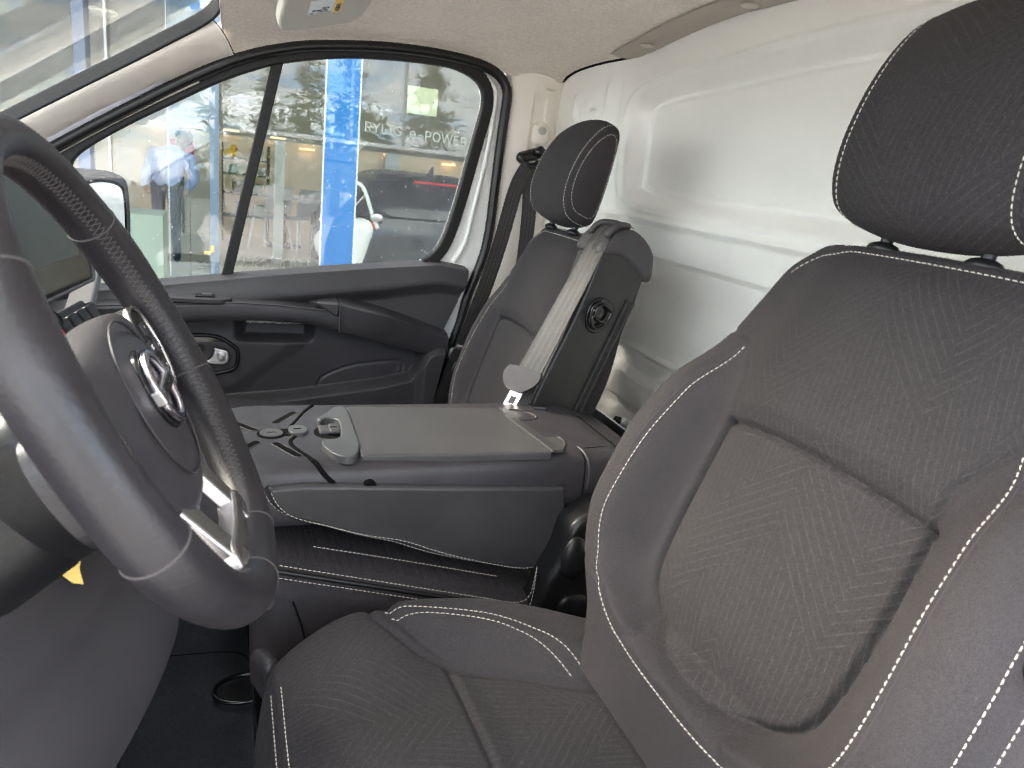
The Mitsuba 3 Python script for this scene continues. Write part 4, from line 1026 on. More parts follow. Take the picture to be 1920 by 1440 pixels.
m = grid(P, cu=True, cv=True); m.fix_normals()
put(SW + '__rim', m, 'mat_wheel_leather', smooth=True)
for t in (0.62, 2.5, -0.30, math.pi + 0.30, 4.95, 4.45):
    pp = np.linspace(0, 2 * np.pi, 48)
    put(SW + '__rim__seam', tube(rim_pt(np.full(48, t), pp, -0.0003), 0.0011, 6), 'mat_stitch_dim', smooth=True)
# cross-laced thread along the inside of the rim
zz_ = []
for lo_, hi_ in ((-1.12, 1.9), (1.95, 2 * np.pi - 2.02)):
    n_ = int((hi_ - lo_) * R0 / 0.0062)
    tt = np.linspace(lo_, hi_, n_)
    for i in range(n_ - 1):
        q_ = np.linspace(0, 1, 5)
        for s_ in (1, -1):
            p_ = np.pi - 0.30 + s_ * (0.27 * (2 * q_ - 1))
            zz_.append(tube(rim_pt(tt[i] + (tt[i + 1] - tt[i]) * 1.0 * q_, p_, 0.0003), 0.00055, 5))
    for sd in (-0.34, 0.34):
        L_ = rim_pt(np.linspace(lo_, hi_, 300), np.full(300, np.pi - 0.62 + sd), 0.0002)
put(SW + '__rim__stitching', cat(*zz_), 'mat_stitch_dim', smooth=True, kind='stuff')
# airbag cover
pad = smooth_line([(-0.100, 0.038), (-0.05, 0.044), (0, 0.045), (0.05, 0.044), (0.098, 0.038), (0.107, 0.024), (0.104, 0.000), (0.092, -0.034), (0.070, -0.072), (0.044, -0.104), (0.0, -0.114), (-0.044, -0.104), (-0.070, -0.072), (-0.092, -0.034), (-0.104, 0.000), (-0.107, 0.024)], 160, True)
rings = []
pc = V(0, -0.012)
for k_, n_ in ((0.98, -0.042), (1.0, -0.034), (1.005, -0.027), (1.0, -0.020), (0.985, -0.013), (0.955, -0.008), (0.90, -0.004), (0.80, 0.0), (0.66, 0.003), (0.5, 0.0055), (0.3, 0.007), (0.12, 0.0075), (0.0, 0.0076)):
    q_ = pc + (pad - pc) * k_
    rings.append(W(q_[:, 0], q_[:, 1], np.full(160, n_)))
m = grid(np.array(rings), cv=True); m.fix_normals()
put(SW + '__airbag_cover', m, 'mat_plastic', smooth=True)
a_ = np.linspace(0, 2 * np.pi, 120)
put(SW + '__airbag_cover__seam', tube(W(0.066 * np.cos(a_), -0.020 + 0.066 * np.sin(a_) * 0.98, np.full(120, 0.0045)), 0.0012, 6), 'mat_plastic', smooth=True)
put(SW + '__airbag_cover__lettering', axes_mesh(M(*(lambda t: (W(t.vertices[:, 0] + 0.018, t.vertices[:, 1] - 0.094, t.vertices[:, 2] - 0.0032), t.faces))(meshkit.text_mesh('AIRBAG', 0.006, 0.0012)))), 'mat_black_plastic', smooth=False)
# emblem: broken ring with a bar across it
ec = V(0.0, -0.014)
put(SW + '__emblem_recess', prism(np.stack([0.0335 * np.cos(a_[:-1]), 0.0335 * np.sin(a_[:-1])], 1), W(ec[0], ec[1], 0.0096), WA, WB, 0.008, 0.002), 'mat_black_gloss', smooth=30)
q_ = np.linspace(0, 2 * np.pi, 81)[:-1]
put(SW + '__emblem', sweep(W(ec[0] + 0.0268 * np.cos(q_), ec[1] + 0.0268 * np.sin(q_), np.full(80, 0.0122)), rrect(0.0078, 0.0060, 0.0024, 5), WN, closed=True), 'mat_chrome', smooth=True)
put(SW + '__emblem_bar', prism(np.array([(-0.0335, -0.0060), (0.0335, -0.0060), (0.0335, 0.0060), (-0.0335, 0.0060)]), W(ec[0], ec[1], 0.0160), WA, WB, 0.007, 0.0018, n=80), 'mat_satin', smooth=30)
t_ = meshkit.text_mesh('NISSAN', 0.0080, 0.0008, bold=True)
wdt = t_.vertices[:, 0].max()
put(SW + '__emblem_bar__lettering', M(W(ec[0] + t_.vertices[:, 0] - wdt / 2, ec[1] + t_.vertices[:, 1] - 0.004, 0.0160 + t_.vertices[:, 2]), t_.faces), 'mat_black_plastic', smooth=False)
# side spokes with button pods
for sg in (1, -1):
    arm_ = [(sg * 0.085, 0.030), (sg * 0.125, 0.030), (sg * 0.172, 0.024), (sg * 0.174, -0.030), (sg * 0.150, -0.052), (sg * 0.115, -0.055), (sg * 0.082, -0.045)]
    put(SW + '__side_spoke', prism(smooth_line(arm_, 90, True), W(0, 0, -0.008), WA, WB, 0.024, 0.006), 'mat_wheel_leather', smooth=45)
    bz_ = smooth_line([(sg * 0.104, 0.026), (sg * 0.140, 0.030), (sg * 0.158, 0.014), (sg * 0.160, -0.012), (sg * 0.146, -0.036), (sg * 0.120, -0.046), (sg * 0.104, -0.030), (sg * 0.101, 0.0)], 90, True)
    put(SW + '__side_spoke__bezel', sweep(W(bz_[:, 0], bz_[:, 1], np.full(90, -0.0065)), rrect(0.0050, 0.006, 0.002), WN, closed=True), 'mat_satin', smooth=True)
    put(SW + '__side_spoke__button_pad', prism(np.array(Polygon(bz_).buffer(-0.003).exterior.coords)[:-1], W(0, 0, -0.0055), WA, WB, 0.004, 0.0015), 'mat_black_plastic', smooth=40)
    for (bx, by, tx) in ((0.131, 0.010, '^'), (0.143, -0.010, '>'), (0.131, -0.028, '<'), (0.117, -0.006, 'OK')):
        put(SW + '__side_spoke__button', prism(rrect(0.015, 0.013, 0.003) + V(sg * bx, by), W(0, 0, -0.0035), WA, WB, 0.003, 0.001), 'mat_plastic', smooth=40)
        t_ = meshkit.text_mesh(tx, 0.0045, 0.0004)
        put(SW + '__side_spoke__button_mark', M(W(t_.vertices[:, 0] - t_.vertices[:, 0].mean() + sg * bx, t_.vertices[:, 1] + by - 0.002, t_.vertices[:, 2] - 0.0036), t_.faces), 'mat_white_paint', smooth=False)
# silver lower spoke: two bars and a foot
for sg in (1, -1):
    q_ = np.linspace(0, 1, 24)
    put(SW + '__lower_spoke', sweep(W(sg * (0.047 - 0.004 * q_), -0.092 - 0.090 * q_, -0.017 + 0.023 * q_), rrect(0.028, 0.013, 0.0035), WN, scale=np.stack([1.05 - 0.15 * q_, 1 + 0 * q_], 1)), 'mat_satin', smooth=40)
put(SW + '__lower_spoke_foot', prism(smooth_line([(-0.058, -0.142), (-0.030, -0.140), (0.030, -0.140), (0.058, -0.142), (0.062, -0.174), (0.040, -0.186), (-0.040, -0.186), (-0.062, -0.174)], 80, True), W(0, 0, 0.005), WA, WB, 0.016, 0.004), 'mat_satin', smooth=40)
put(SW + '__lower_spoke_foot__collar', prism(smooth_line([(-0.064, -0.178), (0.0, -0.176), (0.064, -0.178), (0.066, -0.196), (0.0, -0.200), (-0.066, -0.196)], 80, True), W(0, 0, 0.010), WA, WB, 0.018, 0.006), 'mat_plastic', smooth=45)
put(SW + '__back_cover', prism(smooth_line([(-0.09, 0.03), (0.09, 0.03), (0.10, 0.0), (0.05, -0.09), (-0.05, -0.09), (-0.10, 0.0)], 90, True), W(0, 0, -0.045), WA, WB, 0.05, 0.015), 'mat_black_plastic', smooth=50)

# ---------------------------------------------------------------- steering column shroud, stalk
SC = 'steering_column'
tag(SC, 'black steering column shroud behind the steering wheel', 'steering column')
rows = []
cs_ = rrect(2, 2, 0.75, 12)
for n_, ra, rb, db in ((-0.075, 0.052, 0.055, -0.015), (-0.080, 0.072, 0.075, -0.015), (-0.10, 0.082, 0.085, -0.018), (-0.16, 0.088, 0.092, -0.022), (-0.165, 0.100, 0.104, -0.026), (-0.30, 0.115, 0.125, -0.040), (-0.36, 0.12, 0.13, -0.045)):
    rows.append(W(cs_[:, 0] * ra, cs_[:, 1] * rb + db, np.full(len(cs_), n_)))
m = grid(np.array(rows), cv=True); m.fix_normals()
put(SC + '__shroud', m, 'mat_black_plastic', smooth=30)
put(SC + '__stalk', tube(smooth_line([W(0.06, 0.02, -0.11), W(0.13, 0.035, -0.10), W(0.19, 0.042, -0.085)], 20), np.linspace(0.009, 0.012, 20), 14), 'mat_black_plastic', smooth=True)
put(SC + '__stalk', tube(smooth_line([W(-0.06, 0.02, -0.11), W(-0.13, 0.035, -0.10), W(-0.19, 0.042, -0.085)], 20), np.linspace(0.009, 0.012, 20), 14), 'mat_black_plastic', smooth=True)
TGZ = 0.007
tg = np.array([[(0.600, 0.1165, 1.256), (0.600, 0.1065, 1.256)], [(0.600, 0.1205, 1.2425), (0.602, 0.109, 1.243)], [(0.600, 0.1125, 1.234), (0.604, 0.1075, 1.230)]])
tg = tg.mean((0, 1)) + (tg - tg.mean((0, 1))) * 1.25 - V(0, 0, TGZ)
tgs = np.array([[r[0] * (1 - u) + r[1] * u for u in np.linspace(0, 1, 8)] for r in tg])
B['mat_yellow_tag'] = tw(pr((0.72, 0.52, 0.14), 0.6))
put('paper_tag', slab(tgs, 0.0006), 'mat_yellow_tag', smooth=True, label='small torn yellow paper tag hanging below the steering column', cat='tag')

# ---------------------------------------------------------------- dashboard
DB = 'dashboard'
tag(DB, 'dark dashboard across the front of the cab with screen and switch row', 'dashboard')
prof = [(0.62, 1.300), (0.45, 1.345), (0.33, 1.362), (0.275, 1.355), (0.262, 1.330), (0.275, 1.28), (0.29, 1.20), (0.33, 1.08), (0.40, 0.95), (0.52, 0.80)]
pp_ = smooth_line(prof, 80)
xsd = np.linspace(0.16, 1.80, 90)
P = np.stack([np.stack([np.full(80, x), pp_[:, 0] + 0.10 * sstep(0.95, 0.70, x) * sstep(1.10, 1.3, pp_[:, 1]) + 0.05 * sstep(1.0, 1.5, x) - 0.02, pp_[:, 1] - 0.015 * sstep(1.0, 1.6, x)], 1) for x in xsd])
put(DB + '__body', slab(P[::-1], 0.01), 'mat_plastic', smooth=True)
# lower panel below the column
kp = smooth_line([(0.17, 1.31), (0.095, 1.22), (0.045, 1.12), (0.050, 1.045), (0.103, 0.963), (0.187, 0.870), (0.26, 0.78), (0.34, 0.66)], 90)
xk = np.linspace(0.16, 0.80, 60)
P = np.stack([np.stack([np.full(90, x), kp[:, 0] + 0.16 * sstep(0.80, 0.15, x) + 0.05 * sstep(0.74, 0.80, x) ** 2, kp[:, 1] - 0.0 * x], 1) for x in xk])
P[:, :, 1] += 0.022 * sstep(0.992, 0.980, P[:, :, 2])
P[:, :, 1] -= 0.010 * sstep(1.17, 1.20, P[:, :, 2])
put(DB + '__knee_panel', slab(P[::-1], 0.02), 'mat_door_plastic', smooth=True, label='large dark lower dashboard panel under the steering column')
cr = np.stack([xk, np.interp(0.986, kp[::-1, 1], kp[::-1, 0]) + 0.16 * sstep(0.80, 0.15, xk) + 0.05 * sstep(0.74, 0.80, xk) ** 2 + 0.008, np.full(60, 0.986)], 1)
put(DB + '__knee_panel__crease', tube(cr, 0.0035, 8), 'mat_black_plastic', smooth=True)
# central screen
so = V(1.050, 0.205, 1.448)
sx = unit(V(1, -0.16, 0.0)); sy = unit(V(0.02, 0.20, 1.0)); sn = np.cross(sx, sy)
put(DB + '__touchscreen', prism(rrect(0.245, 0.160, 0.012), so, sx, sy, 0.022, 0.004), 'mat_black_gloss', smooth=30, label='central touchscreen, switched off')
put(DB + '__touchscreen__display', prism(rrect(0.200, 0.112, 0.003) + V(-0.010, 0.014), so + sn * 0.0012, sx, sy, 0.001, 0.0004), 'mat_screen', smooth=False)
put(DB + '__touchscreen__frame', sweep(so + rrect(0.247, 0.162, 0.013)[:, :1] * sx + rrect(0.247, 0.162, 0.013)[:, 1:] * sy, rrect(0.004, 0.006, 0.0015), sn, closed=True), 'mat_grey_plastic', smooth=True)
put(DB + '__touchscreen__button', prism(rrect(0.007, 0.010, 0.001) + V(0.110, -0.012), so + sn * 0.0015, sx, sy, 0.002, 0.0005), 'mat_satin', smooth=False)
# switch row below the screen
ko = V(1.060, 0.185, 1.318)
ky = unit(V(0.02, 0.55, 0.83)); kn = np.cross(sx, ky)
put(DB + '__switch_row', prism(rrect(0.20, 0.055, 0.006), ko, sx, ky, 0.05, 0.003), 'mat_plastic', smooth=30)
B['mat_red'] = tw(pr((0.55, 0.015, 0.02), 0.4))
for i in range(6):
    kx = -0.078 + i * 0.0315
    put(DB + '__switch_row__key', prism(rrect(0.028, 0.036, 0.004), ko + sx * kx + kn * 0.010, sx, ky, 0.012, 0.003), 'mat_black_plastic' if i != 1 else 'mat_red', smooth=30)
put(DB + '__trim_strip', sweep(np.stack([np.linspace(1.16, 1.55, 30), np.linspace(0.190, 0.23, 30), np.full(30, 1.322)], 1), rrect(0.045, 0.012, 0.004), (0, 0.5, 0.87)), 'mat_table_plastic', smooth=30)
for i in range(6):
    z = 1.300 - i * 0.011
    put(DB + '__ribbed_panel', sweep(np.stack([np.linspace(1.02, 1.45, 20), np.linspace(0.192 + i * 0.003, 0.225 + i * 0.003, 20), np.full(20, z)], 1), rrect(0.012, 0.009, 0.003), (0, 0.3, 0.95)), 'mat_plastic', smooth=30)
put(DB + '__glovebox', prism(rrect(0.42, 0.16, 0.03), V(1.36, 0.21, 1.19), V(1, 0.05, 0), V(0, 0.2, 1), 0.06, 0.012), 'mat_door_plastic', smooth=40)
put(DB + '__gear_knob', hull([((0.955, 0.085, 1.300), 0.022), ((0.960, 0.10, 1.270), 0.020)]), 'mat_wheel_leather', smooth=True, label='round black gear knob')
put(DB + '__gear_lever', tube([(0.960, 0.10, 1.27), (0.975, 0.16, 1.14)], 0.010, 12), 'mat_black_plastic')
# ---------------------------------------------------------------- floor mat and its clip, tunnel edge
def floor_at(px_, Y_, z=0.60): return V(px_, Y_, z)
mt = smooth_line([(0.98, -0.10), (1.42, -0.10), (1.455, -0.06), (1.455, 0.40), (1.40, 0.44), (0.70, 0.44), (0.62, 0.38), (0.62, -0.05), (0.66, -0.10)], 120, True)
put('floor_mat', prism(mt, V(0, 0, 0.612), V(1, 0, 0), V(0, 1, 0), 0.010, 0.004), 'mat_mat', smooth=30, label='black cloth floor mat in the footwell under the steering wheel', cat='floor mat')
for L_ in ([(1.36, 0.35), (1.335, 0.12), (1.32, -0.02), (1.29, -0.045), (1.15, -0.055)], [(1.20, 0.34), (1.215, 0.22), (1.19, 0.19), (1.10, 0.16), (1.0, 0.15)]):
    q_ = smooth_line(L_, 50)
    put('floor_mat__seam', tube(np.stack([q_[:, 0], q_[:, 1], np.full(50, 0.6122)], 1), 0.0012, 6), 'mat_void')
q_ = np.linspace(0, 2 * np.pi, 50)
put('mat_clip', prism(np.stack([0.026 * np.cos(q_[:-1]), 0.030 * np.sin(q_[:-1])], 1), V(1.195, -0.026, 0.620), V(1, 0, 0), V(0, 1, 0), 0.012, 0.003), 'mat_black_plastic', smooth=30, label='round black floor mat clip with a wire loop', cat='mat clip')
lp_ = smooth_line([(1.225, -0.062, 0.626), (1.232, -0.026, 0.626), (1.215, 0.009, 0.626), (1.195, 0.017, 0.626), (1.172, 0.009, 0.626), (1.158, -0.026, 0.626), (1.160, -0.062, 0.626)], 60)
put('mat_clip__loop', tube(lp_, 0.0045, 8), 'mat_black_gloss', smooth=True)
put(VB + '__seat_rail', box(V(0.80, -0.062, 0.60), V(1.60, -0.046, 0.66), 0.004), 'mat_black_gloss')
put(VB + '__rail_carpet', box(V(0.80, -0.20, 0.60), V(1.6, -0.066, 0.618), 0.004), 'mat_ribbed')

# ---------------------------------------------------------------- seat belts
def belt(key, path, across, w=0.046, uvlen=1.0, th=0.0014, n=90):
    p = smooth_line(path, n)
    ac = smooth_line(across, n) if np.ndim(across) == 2 else np.broadcast_to(V(*across), p.shape)
    t = unit(np.gradient(p, axis=0)); ac = unit(ac - t * np.sum(ac * t, 1, keepdims=True))
    ws = np.linspace(-0.5, 0.5, 13)
    P = p[:, None] + ac[:, None] * (ws * w)[None, :, None]
    L = np.r_[0, np.cumsum(np.linalg.norm(np.diff(p, axis=0), axis=1))]
    uv = np.stack(np.broadcast_arrays((ws + 0.5)[None], L[:, None]), -1).reshape(-1, 2)
    m = slab(P, th)
    return put(key, m, 'mat_belt', smooth=True, uv=np.vstack([uv, uv]))
def tongue(key, c, along, across, s=1.0):
    al, ac = unit(V(*along)), unit(V(*across)); nn = np.cross(ac, al)
    shoulder = smooth_line([(-0.033, 0.012), (-0.034, -0.004), (-0.022, -0.020), (-0.012, -0.026), (0.012, -0.026), (0.022, -0.020), (0.034, -0.004), (0.033, 0.012), (0.026, 0.016), (-0.026, 0.016)], 80, True) * s
    put(key + '__tongue_grip', prism(shoulder, V(*c) + nn * 0.004, ac, -al, 0.010, 0.003), 'mat_plastic', smooth=40)
    pl2 = Polygon(np.array([(-0.0125, -0.020), (-0.0125, -0.056), (-0.009, -0.060), (0.009, -0.060), (0.0125, -0.056), (0.0125, -0.020)]) * s).difference(Polygon(np.array([(-0.0055, -0.036), (-0.0055, -0.049), (0.0055, -0.049), (0.0055, -0.036)]) * s))
    pm = trimesh.creation.extrude_polygon(pl2, 0.0026, engine='earcut')
    v = pm.vertices
    m = M(V(*c) + v[:, :1] * ac - v[:, 1:2] * al + (v[:, 2:] - 0.001) * nn, pm.faces); m.fix_normals()
    put(key + '__tongue', m, 'mat_steel', smooth=30)
SB = 'pillar_seat_belt'
tag(SB, 'dark seat belt hanging from the door pillar behind the far seat', 'seat belt')
belt(SB + '__webbing', [(1.800, -0.714, 1.590), (1.795, -0.690, 1.545), (1.775, -0.660, 1.44), (1.755, -0.620, 1.30), (1.748, -0.585, 1.19), (1.745, -0.568, 1.135)], (0.35, -0.94, -0.1), 0.047)
belt(SB + '__rear_webbing', [(1.815, -0.722, 1.600), (1.815, -0.735, 1.50), (1.815, -0.735, 1.30), (1.815, -0.72, 1.0)], (0.3, -0.95, 0.0), 0.047)
belt(SB + '__lower_webbing', [(1.745, -0.560, 1.115), (1.750, -0.535, 1.02), (1.755, -0.50, 0.86)], (0.35, -0.94, -0.1), 0.047)
tongue(SB, (1.722, -0.560, 1.118), (0, 0.30, -0.95), (0.35, -0.93, -0.1), 0.92)
put(SB + '__anchor', cat(hull([((1.835, -0.742, 1.622), 0.016), ((1.828, -0.705, 1.610), 0.015)])), 'mat_black_gloss', smooth=True, label='glossy black upper belt anchor')
put(SB + '__anchor__bolt', blob((1.815, -0.748, 1.628), (0.012, 0.015, 0.015)), 'mat_black_gloss', smooth=True)
put(SB + '__anchor__loop', tube(smooth_line([(1.812, -0.695, 1.610), (1.808, -0.712, 1.594), (1.812, -0.738, 1.592), (1.82, -0.745, 1.605)], 24), 0.006, 8), 'mat_black_gloss', smooth=True)

# tower on the inner side of the outer seat with a second belt
ex_, et_, en_ = V(1, 0, 0), V(0, -math.sin(math.radians(20)), math.cos(math.radians(20))), V(0, math.cos(math.radians(20)), math.sin(math.radians(20)))
TW = PS + '__belt_tower'
so_ = [(-0.110, -0.52), (-0.108, -0.30), (-0.100, -0.10), (-0.096, -0.015), (-0.082, 0.024), (-0.045, 0.038), (-0.005, 0.032), (0.012, 0.008), (0.008, -0.10), (0.010, -0.30), (0.012, -0.45), (0.012, -0.52)]
TO = V(1.205, -0.655, 1.462)
tp = smooth_line(so_, 120, True)
put(TW, prism(np.stack([-tp[:, 0], tp[:, 1]], 1), TO, -en_, et_, 0.085, 0.010), 'mat_side_leather', smooth=50, label='black leather-covered side of the far seat with belt guide on top')
cp = smooth_line([(-0.108, -0.025), (-0.100, 0.012), (-0.085, 0.032), (-0.045, 0.048), (-0.008, 0.041), (0.014, 0.016), (0.017, -0.02), (-0.02, -0.010), (-0.06, -0.016)], 110, True)
put(TW + '__cap', prism(np.stack([-cp[:, 0], cp[:, 1]], 1), TO - ex_ * 0.005, -en_, et_, 0.095, 0.014), 'mat_door_plastic', smooth=50, label='dark plastic cap over the belt tower')
zp = [(-0.088, t_) for t_ in np.linspace(-0.07, -0.50, 30)]
zl = np.array([TO + a * en_ + b * et_ - ex_ * 0.002 for a, b in zp])
put(TW + '__zip', sweep(zl, rrect(0.020, 0.004, 0.001), -ex_), 'mat_rubber_matt', smooth=30)
put(TW + '__zip__seam', cat(tube(zl + en_ * 0.006 - ex_ * 0.002, 0.0012, 5), tube(zl - en_ * 0.006 - ex_ * 0.002, 0.0012, 5)), 'mat_plastic', smooth=True, kind='stuff')
fs = [TO + 0.018 * en_ + t_ * et_ - ex_ * 0.001 for t_ in np.linspace(-0.03, -0.50, 30)]
hk = TO - 0.040 * en_ - 0.118 * et_ - ex_ * 0.004
HK = 'belt_buckle_hook'
K = TW + '__belt_hook'
put(K, prism(smooth_line([(-0.026, 0.0), (-0.022, 0.024), (0, 0.032), (0.02, 0.026), (0.028, 0.004), (0.02, -0.024), (0.004, -0.036), (-0.016, -0.028)], 70, True) * V(-1, 1), hk, -en_, et_, 0.008, 0.003), 'mat_black_gloss', smooth=40, label='glossy black hook for the belt tongue')
for pts in ([(-0.014, 0.014), (0.012, 0.018), (0.014, -0.004), (-0.010, -0.008), (-0.014, 0.014)], [(-0.012, -0.012), (0.004, -0.026), (0.018, -0.012), (0.012, 0.004)], [(0.016, 0.024), (0.026, 0.008), (0.022, -0.012)]):
    put(K + '__bar', tube(smooth_line([hk + a * en_ + b * et_ - ex_ * 0.010 for a, b in pts], 40), 0.0034, 8), 'mat_black_gloss', smooth=True)
put(K + '__glint', blob(hk - ex_ * 0.006 + en_ * 0.022 + et_ * 0.004, (0.004, 0.004, 0.006)), 'mat_chrome', smooth=True)
CB = 'shoulder_seat_belt'
tag(CB, 'grey seat belt lying over the near edge of the far seat', 'seat belt')
f_ = lambda n, t, x=0.0: TO + x * ex_ + n * en_ + t * et_
belt(CB + '__webbing', [f_(-0.030, 0.050, 0.036), f_(-0.004, 0.042, 0.030), f_(0.014, 0.010, 0.020), f_(0.022, -0.05, 0.012), f_(0.028, -0.11, 0.007), f_(0.035, -0.19, 0.003), f_(0.042, -0.268, 0.000)], np.array([(0.95, 0.2, 0.0), (0.9, 0.4, 0.0), (0.85, 0.52, 0.0), (0.82, 0.57, 0.0), (0.82, 0.57, 0.0), (0.82, 0.57, 0.0), (0.82, 0.57, 0.0)]), 0.050)
tongue(CB, f_(0.046, -0.280, -0.002), -et_ * 1.0 + en_ * 0.06, (0.82, 0.57, 0.0), 1.10)
belt(CB + '__lower_webbing', [f_(0.034, -0.270, 0.004), f_(0.034, -0.38, 0.006), f_(0.034, -0.48, 0.010)], (0.82, 0.57, 0.0), 0.046)
put(CB + '__guide', tube(smooth_line([f_(0.018, 0.014, 0.000), f_(0.004, 0.042, 0.000), f_(-0.030, 0.052, 0.030), f_(0.004, 0.042, 0.062), f_(0.018, 0.014, 0.064)], 50), 0.006, 10), 'mat_door_plastic', smooth=True, label='dark belt guide loop on the seat shoulder')

# ---------------------------------------------------------------- sun visor
SV = 'sun_visor'
tag(SV, 'folded grey sun visor with a warning label at the top edge', 'sun visor')
vo = V(1.60, -0.135, 1.866)
vx, vy = unit(V(0.93, -0.02, -0.12)), unit(V(-0.05, -0.99, 0.14))
vo = V(1.60, -0.160, 1.797)
vx, vy = unit(V(0, -0.105, 0.030)), unit(V(-0.20, 0.040, 0.015))
vy = unit(vy - vx * (vx @ vy)); vn = np.cross(vx, vy)
vp = smooth_line([(-0.066, 0.030), (-0.058, 0.010), (-0.036, -0.002), (0.0, -0.006), (0.050, -0.002), (0.076, 0.006), (0.088, 0.026), (0.098, 0.12), (0.104, 0.30), (0.09, 0.36), (-0.05, 0.36), (-0.064, 0.30), (-0.066, 0.12)], 140, True)
put(SV + '__panel', prism(vp, vo, vx, vy, 0.020, 0.006), 'mat_visor', smooth=50)
B['mat_label_white'] = tw(pr((0.62, 0.66, 0.68), 0.4)); B['mat_label_yellow'] = tw(pr((0.80, 0.50, 0.04), 0.4))
lab = lambda a0, a1, b0, b1, d=0.0004: prism(np.array([(a0, b0), (a1, b0), (a1, b1), (a0, b1)]), vo + vn * (0.0006 + d), vx, vy, 0.0006, 0.0002, n=40)
put(SV + '__warning_label', lab(-0.018, 0.026, 0.100, 0.18), 'mat_label_white', smooth=False, label='white and yellow airbag warning label')
put(SV + '__warning_label__yellow_strip', lab(0.026, 0.041, 0.100, 0.18, 0.0006), 'mat_label_yellow', smooth=False)
lb = []
def vt(s, h, a, b, rot=False):
    t = meshkit.text_mesh(s, h, 0.0004)
    u_, w_ = t.vertices[:, 0], t.vertices[:, 1]
    if rot: u_, w_ = -w_, u_
    return M(vo + (a + u_)[:, None] * vx + (b + w_)[:, None] * vy + (0.0014 + t.vertices[:, 2])[:, None] * vn, t.faces)
lb.append(vt('AIRBAG', 0.0085, 0.038, 0.106, True))
for i, (a, w_) in enumerate(((-0.014, 0.006), (-0.004, 0.010), (0.012, 0.010))): lb.append(lab(a, a + w_, 0.1035, 0.1050, 0.0008))
lb.append(lab(-0.017, 0.025, 0.1085, 0.1090, 0.0008))
q_ = np.linspace(0, 2 * np.pi, 24)
for c_, r_ in (((0.008, 0.120), 0.008), ((-0.006, 0.123), 0.005), ((0.012, 0.135), 0.006)):
    lb.append(tube(vo + (c_[0] + r_ * np.cos(q_))[:, None] * vx + (c_[1] + 0.6 * r_ * np.sin(q_))[:, None] * vy + vn * 0.0012, 0.0007, 5))
put(SV + '__warning_label__print', cat(*lb), 'mat_black_plastic', smooth=False, kind='stuff')
put(SV + '__hinge', tube([vo + vx * -0.05 + vy * 0.33, vo + vx * -0.05 + vy * 0.37 + V(0, 0, 0.06)], 0.008, 12), 'mat_visor', smooth=True)


# ---------------------------------------------------------------- outside of the van, seen mirrored in the showroom glass
def side(poly, x0, x1): 
    m = YZ(trimesh.creation.extrude_polygon(Polygon(poly).buffer(0), x1 - x0, engine='earcut'), x0); m.fix_normals(); return m
put(VB + '__cargo_side', side([(-0.66, 0.40), (-0.66, 1.86), (-4.2, 1.88), (-4.2, 0.40)], 1.885, 1.905), 'mat_silver_paint', smooth=False)
B['mat_silver_paint'] = tw(pr((0.68, 0.69, 0.76), 0.25, clearcoat=0.8, clearcoat_gloss=0.9))
put(VB + '__wing', side([(0.585, 0.40), (0.585, 1.20), (0.62, 1.32), (1.0, 1.22), (1.45, 1.06), (1.62, 0.85), (1.64, 0.40)], 1.70, 1.915), 'mat_silver_paint', smooth=False)
bx = np.linspace(0.07, 1.90, 30); by = np.linspace(0.80, 1.60, 20)
BX, BY = np.meshgrid(bx, by, indexing='ij')
put(VB + '__bonnet', slab(np.stack([BX, BY, 1.29 - 0.20 * (BY - 0.8) - 0.14 * (BY - 0.8) ** 2 * 1.2 - 0.05 * np.abs((BX - 1) / 0.9) ** 4], -1)[::-1], 0.01), 'mat_silver_paint', smooth=True)
put(VB + '__outer_pillar', hull([((1.875, 0.68, 1.315), 0.028), ((1.862, 0.10, 1.725), 0.026), ((1.855, -0.02, 1.80), 0.026)]), 'mat_silver_paint', smooth=True)
put(VB + '__roof_edge', sweep(np.stack([np.full(30, 1.878), np.linspace(0.0, -4.2, 30), np.full(30, 1.868)], 1), rrect(0.07, 0.09, 0.03), (0, 0, 1)), 'mat_silver_paint', smooth=40)
put(VB + '__cargo_groove', side([(-1.0, 1.70), (-1.0, 1.712), (-3.6, 1.712), (-3.6, 1.70)], 1.9055, 1.909), 'mat_black_plastic', smooth=False)
put(PD + '__outer_handle', hull([((1.925, -0.50, 1.16), 0.014), ((1.925, -0.36, 1.16), 0.014)]), 'mat_black_plastic', smooth=True)
put(VB + '__firewall', box(V(0.15, 0.83, 0.45), V(1.86, 0.87, 1.30)), 'mat_black_plastic')

# ---------------------------------------------------------------- showroom
XF = 5.2
LEAN = math.tan(math.radians(2.2))          # the glazing leans back a little
SH = 'showroom'
tag(SH, 'glazed showroom building with slim grey posts beyond the side window', 'building')
for i, (y0, y1) in enumerate(((-9.0, -2.62), (-2.6, 0.03), (0.31, 0.73), (0.80, 2.3), (2.36, 5.0))):
    put(SH + '__glass_pane', M(V([XF - LEAN * 1.45, y0, 0.12], [XF - LEAN * 1.45, y1, 0.12], [XF + LEAN * 2.8, y1, 4.4], [XF + LEAN * 2.8, y0, 4.4]), np.array([[0, 1, 2], [0, 2, 3]])), 'mat_facade_glass', smooth=False)
B['mat_post'] = tw(pr((0.16, 0.19, 0.25), 0.35, metal=0.3)); B['mat_steel_frame'] = tw(pr((0.5, 0.51, 0.5), 0.4))
for y, w_ in ((0.765, 0.06), (2.33, 0.05), (-2.61, 0.02), (-9.03, 0.06), (5.03, 0.06)):
    put(SH + '__post', box(V(XF - 0.08, y - w_ / 2, 0.1), V(XF + 0.12, y + w_ / 2, 4.4)), 'mat_post', smooth=False)
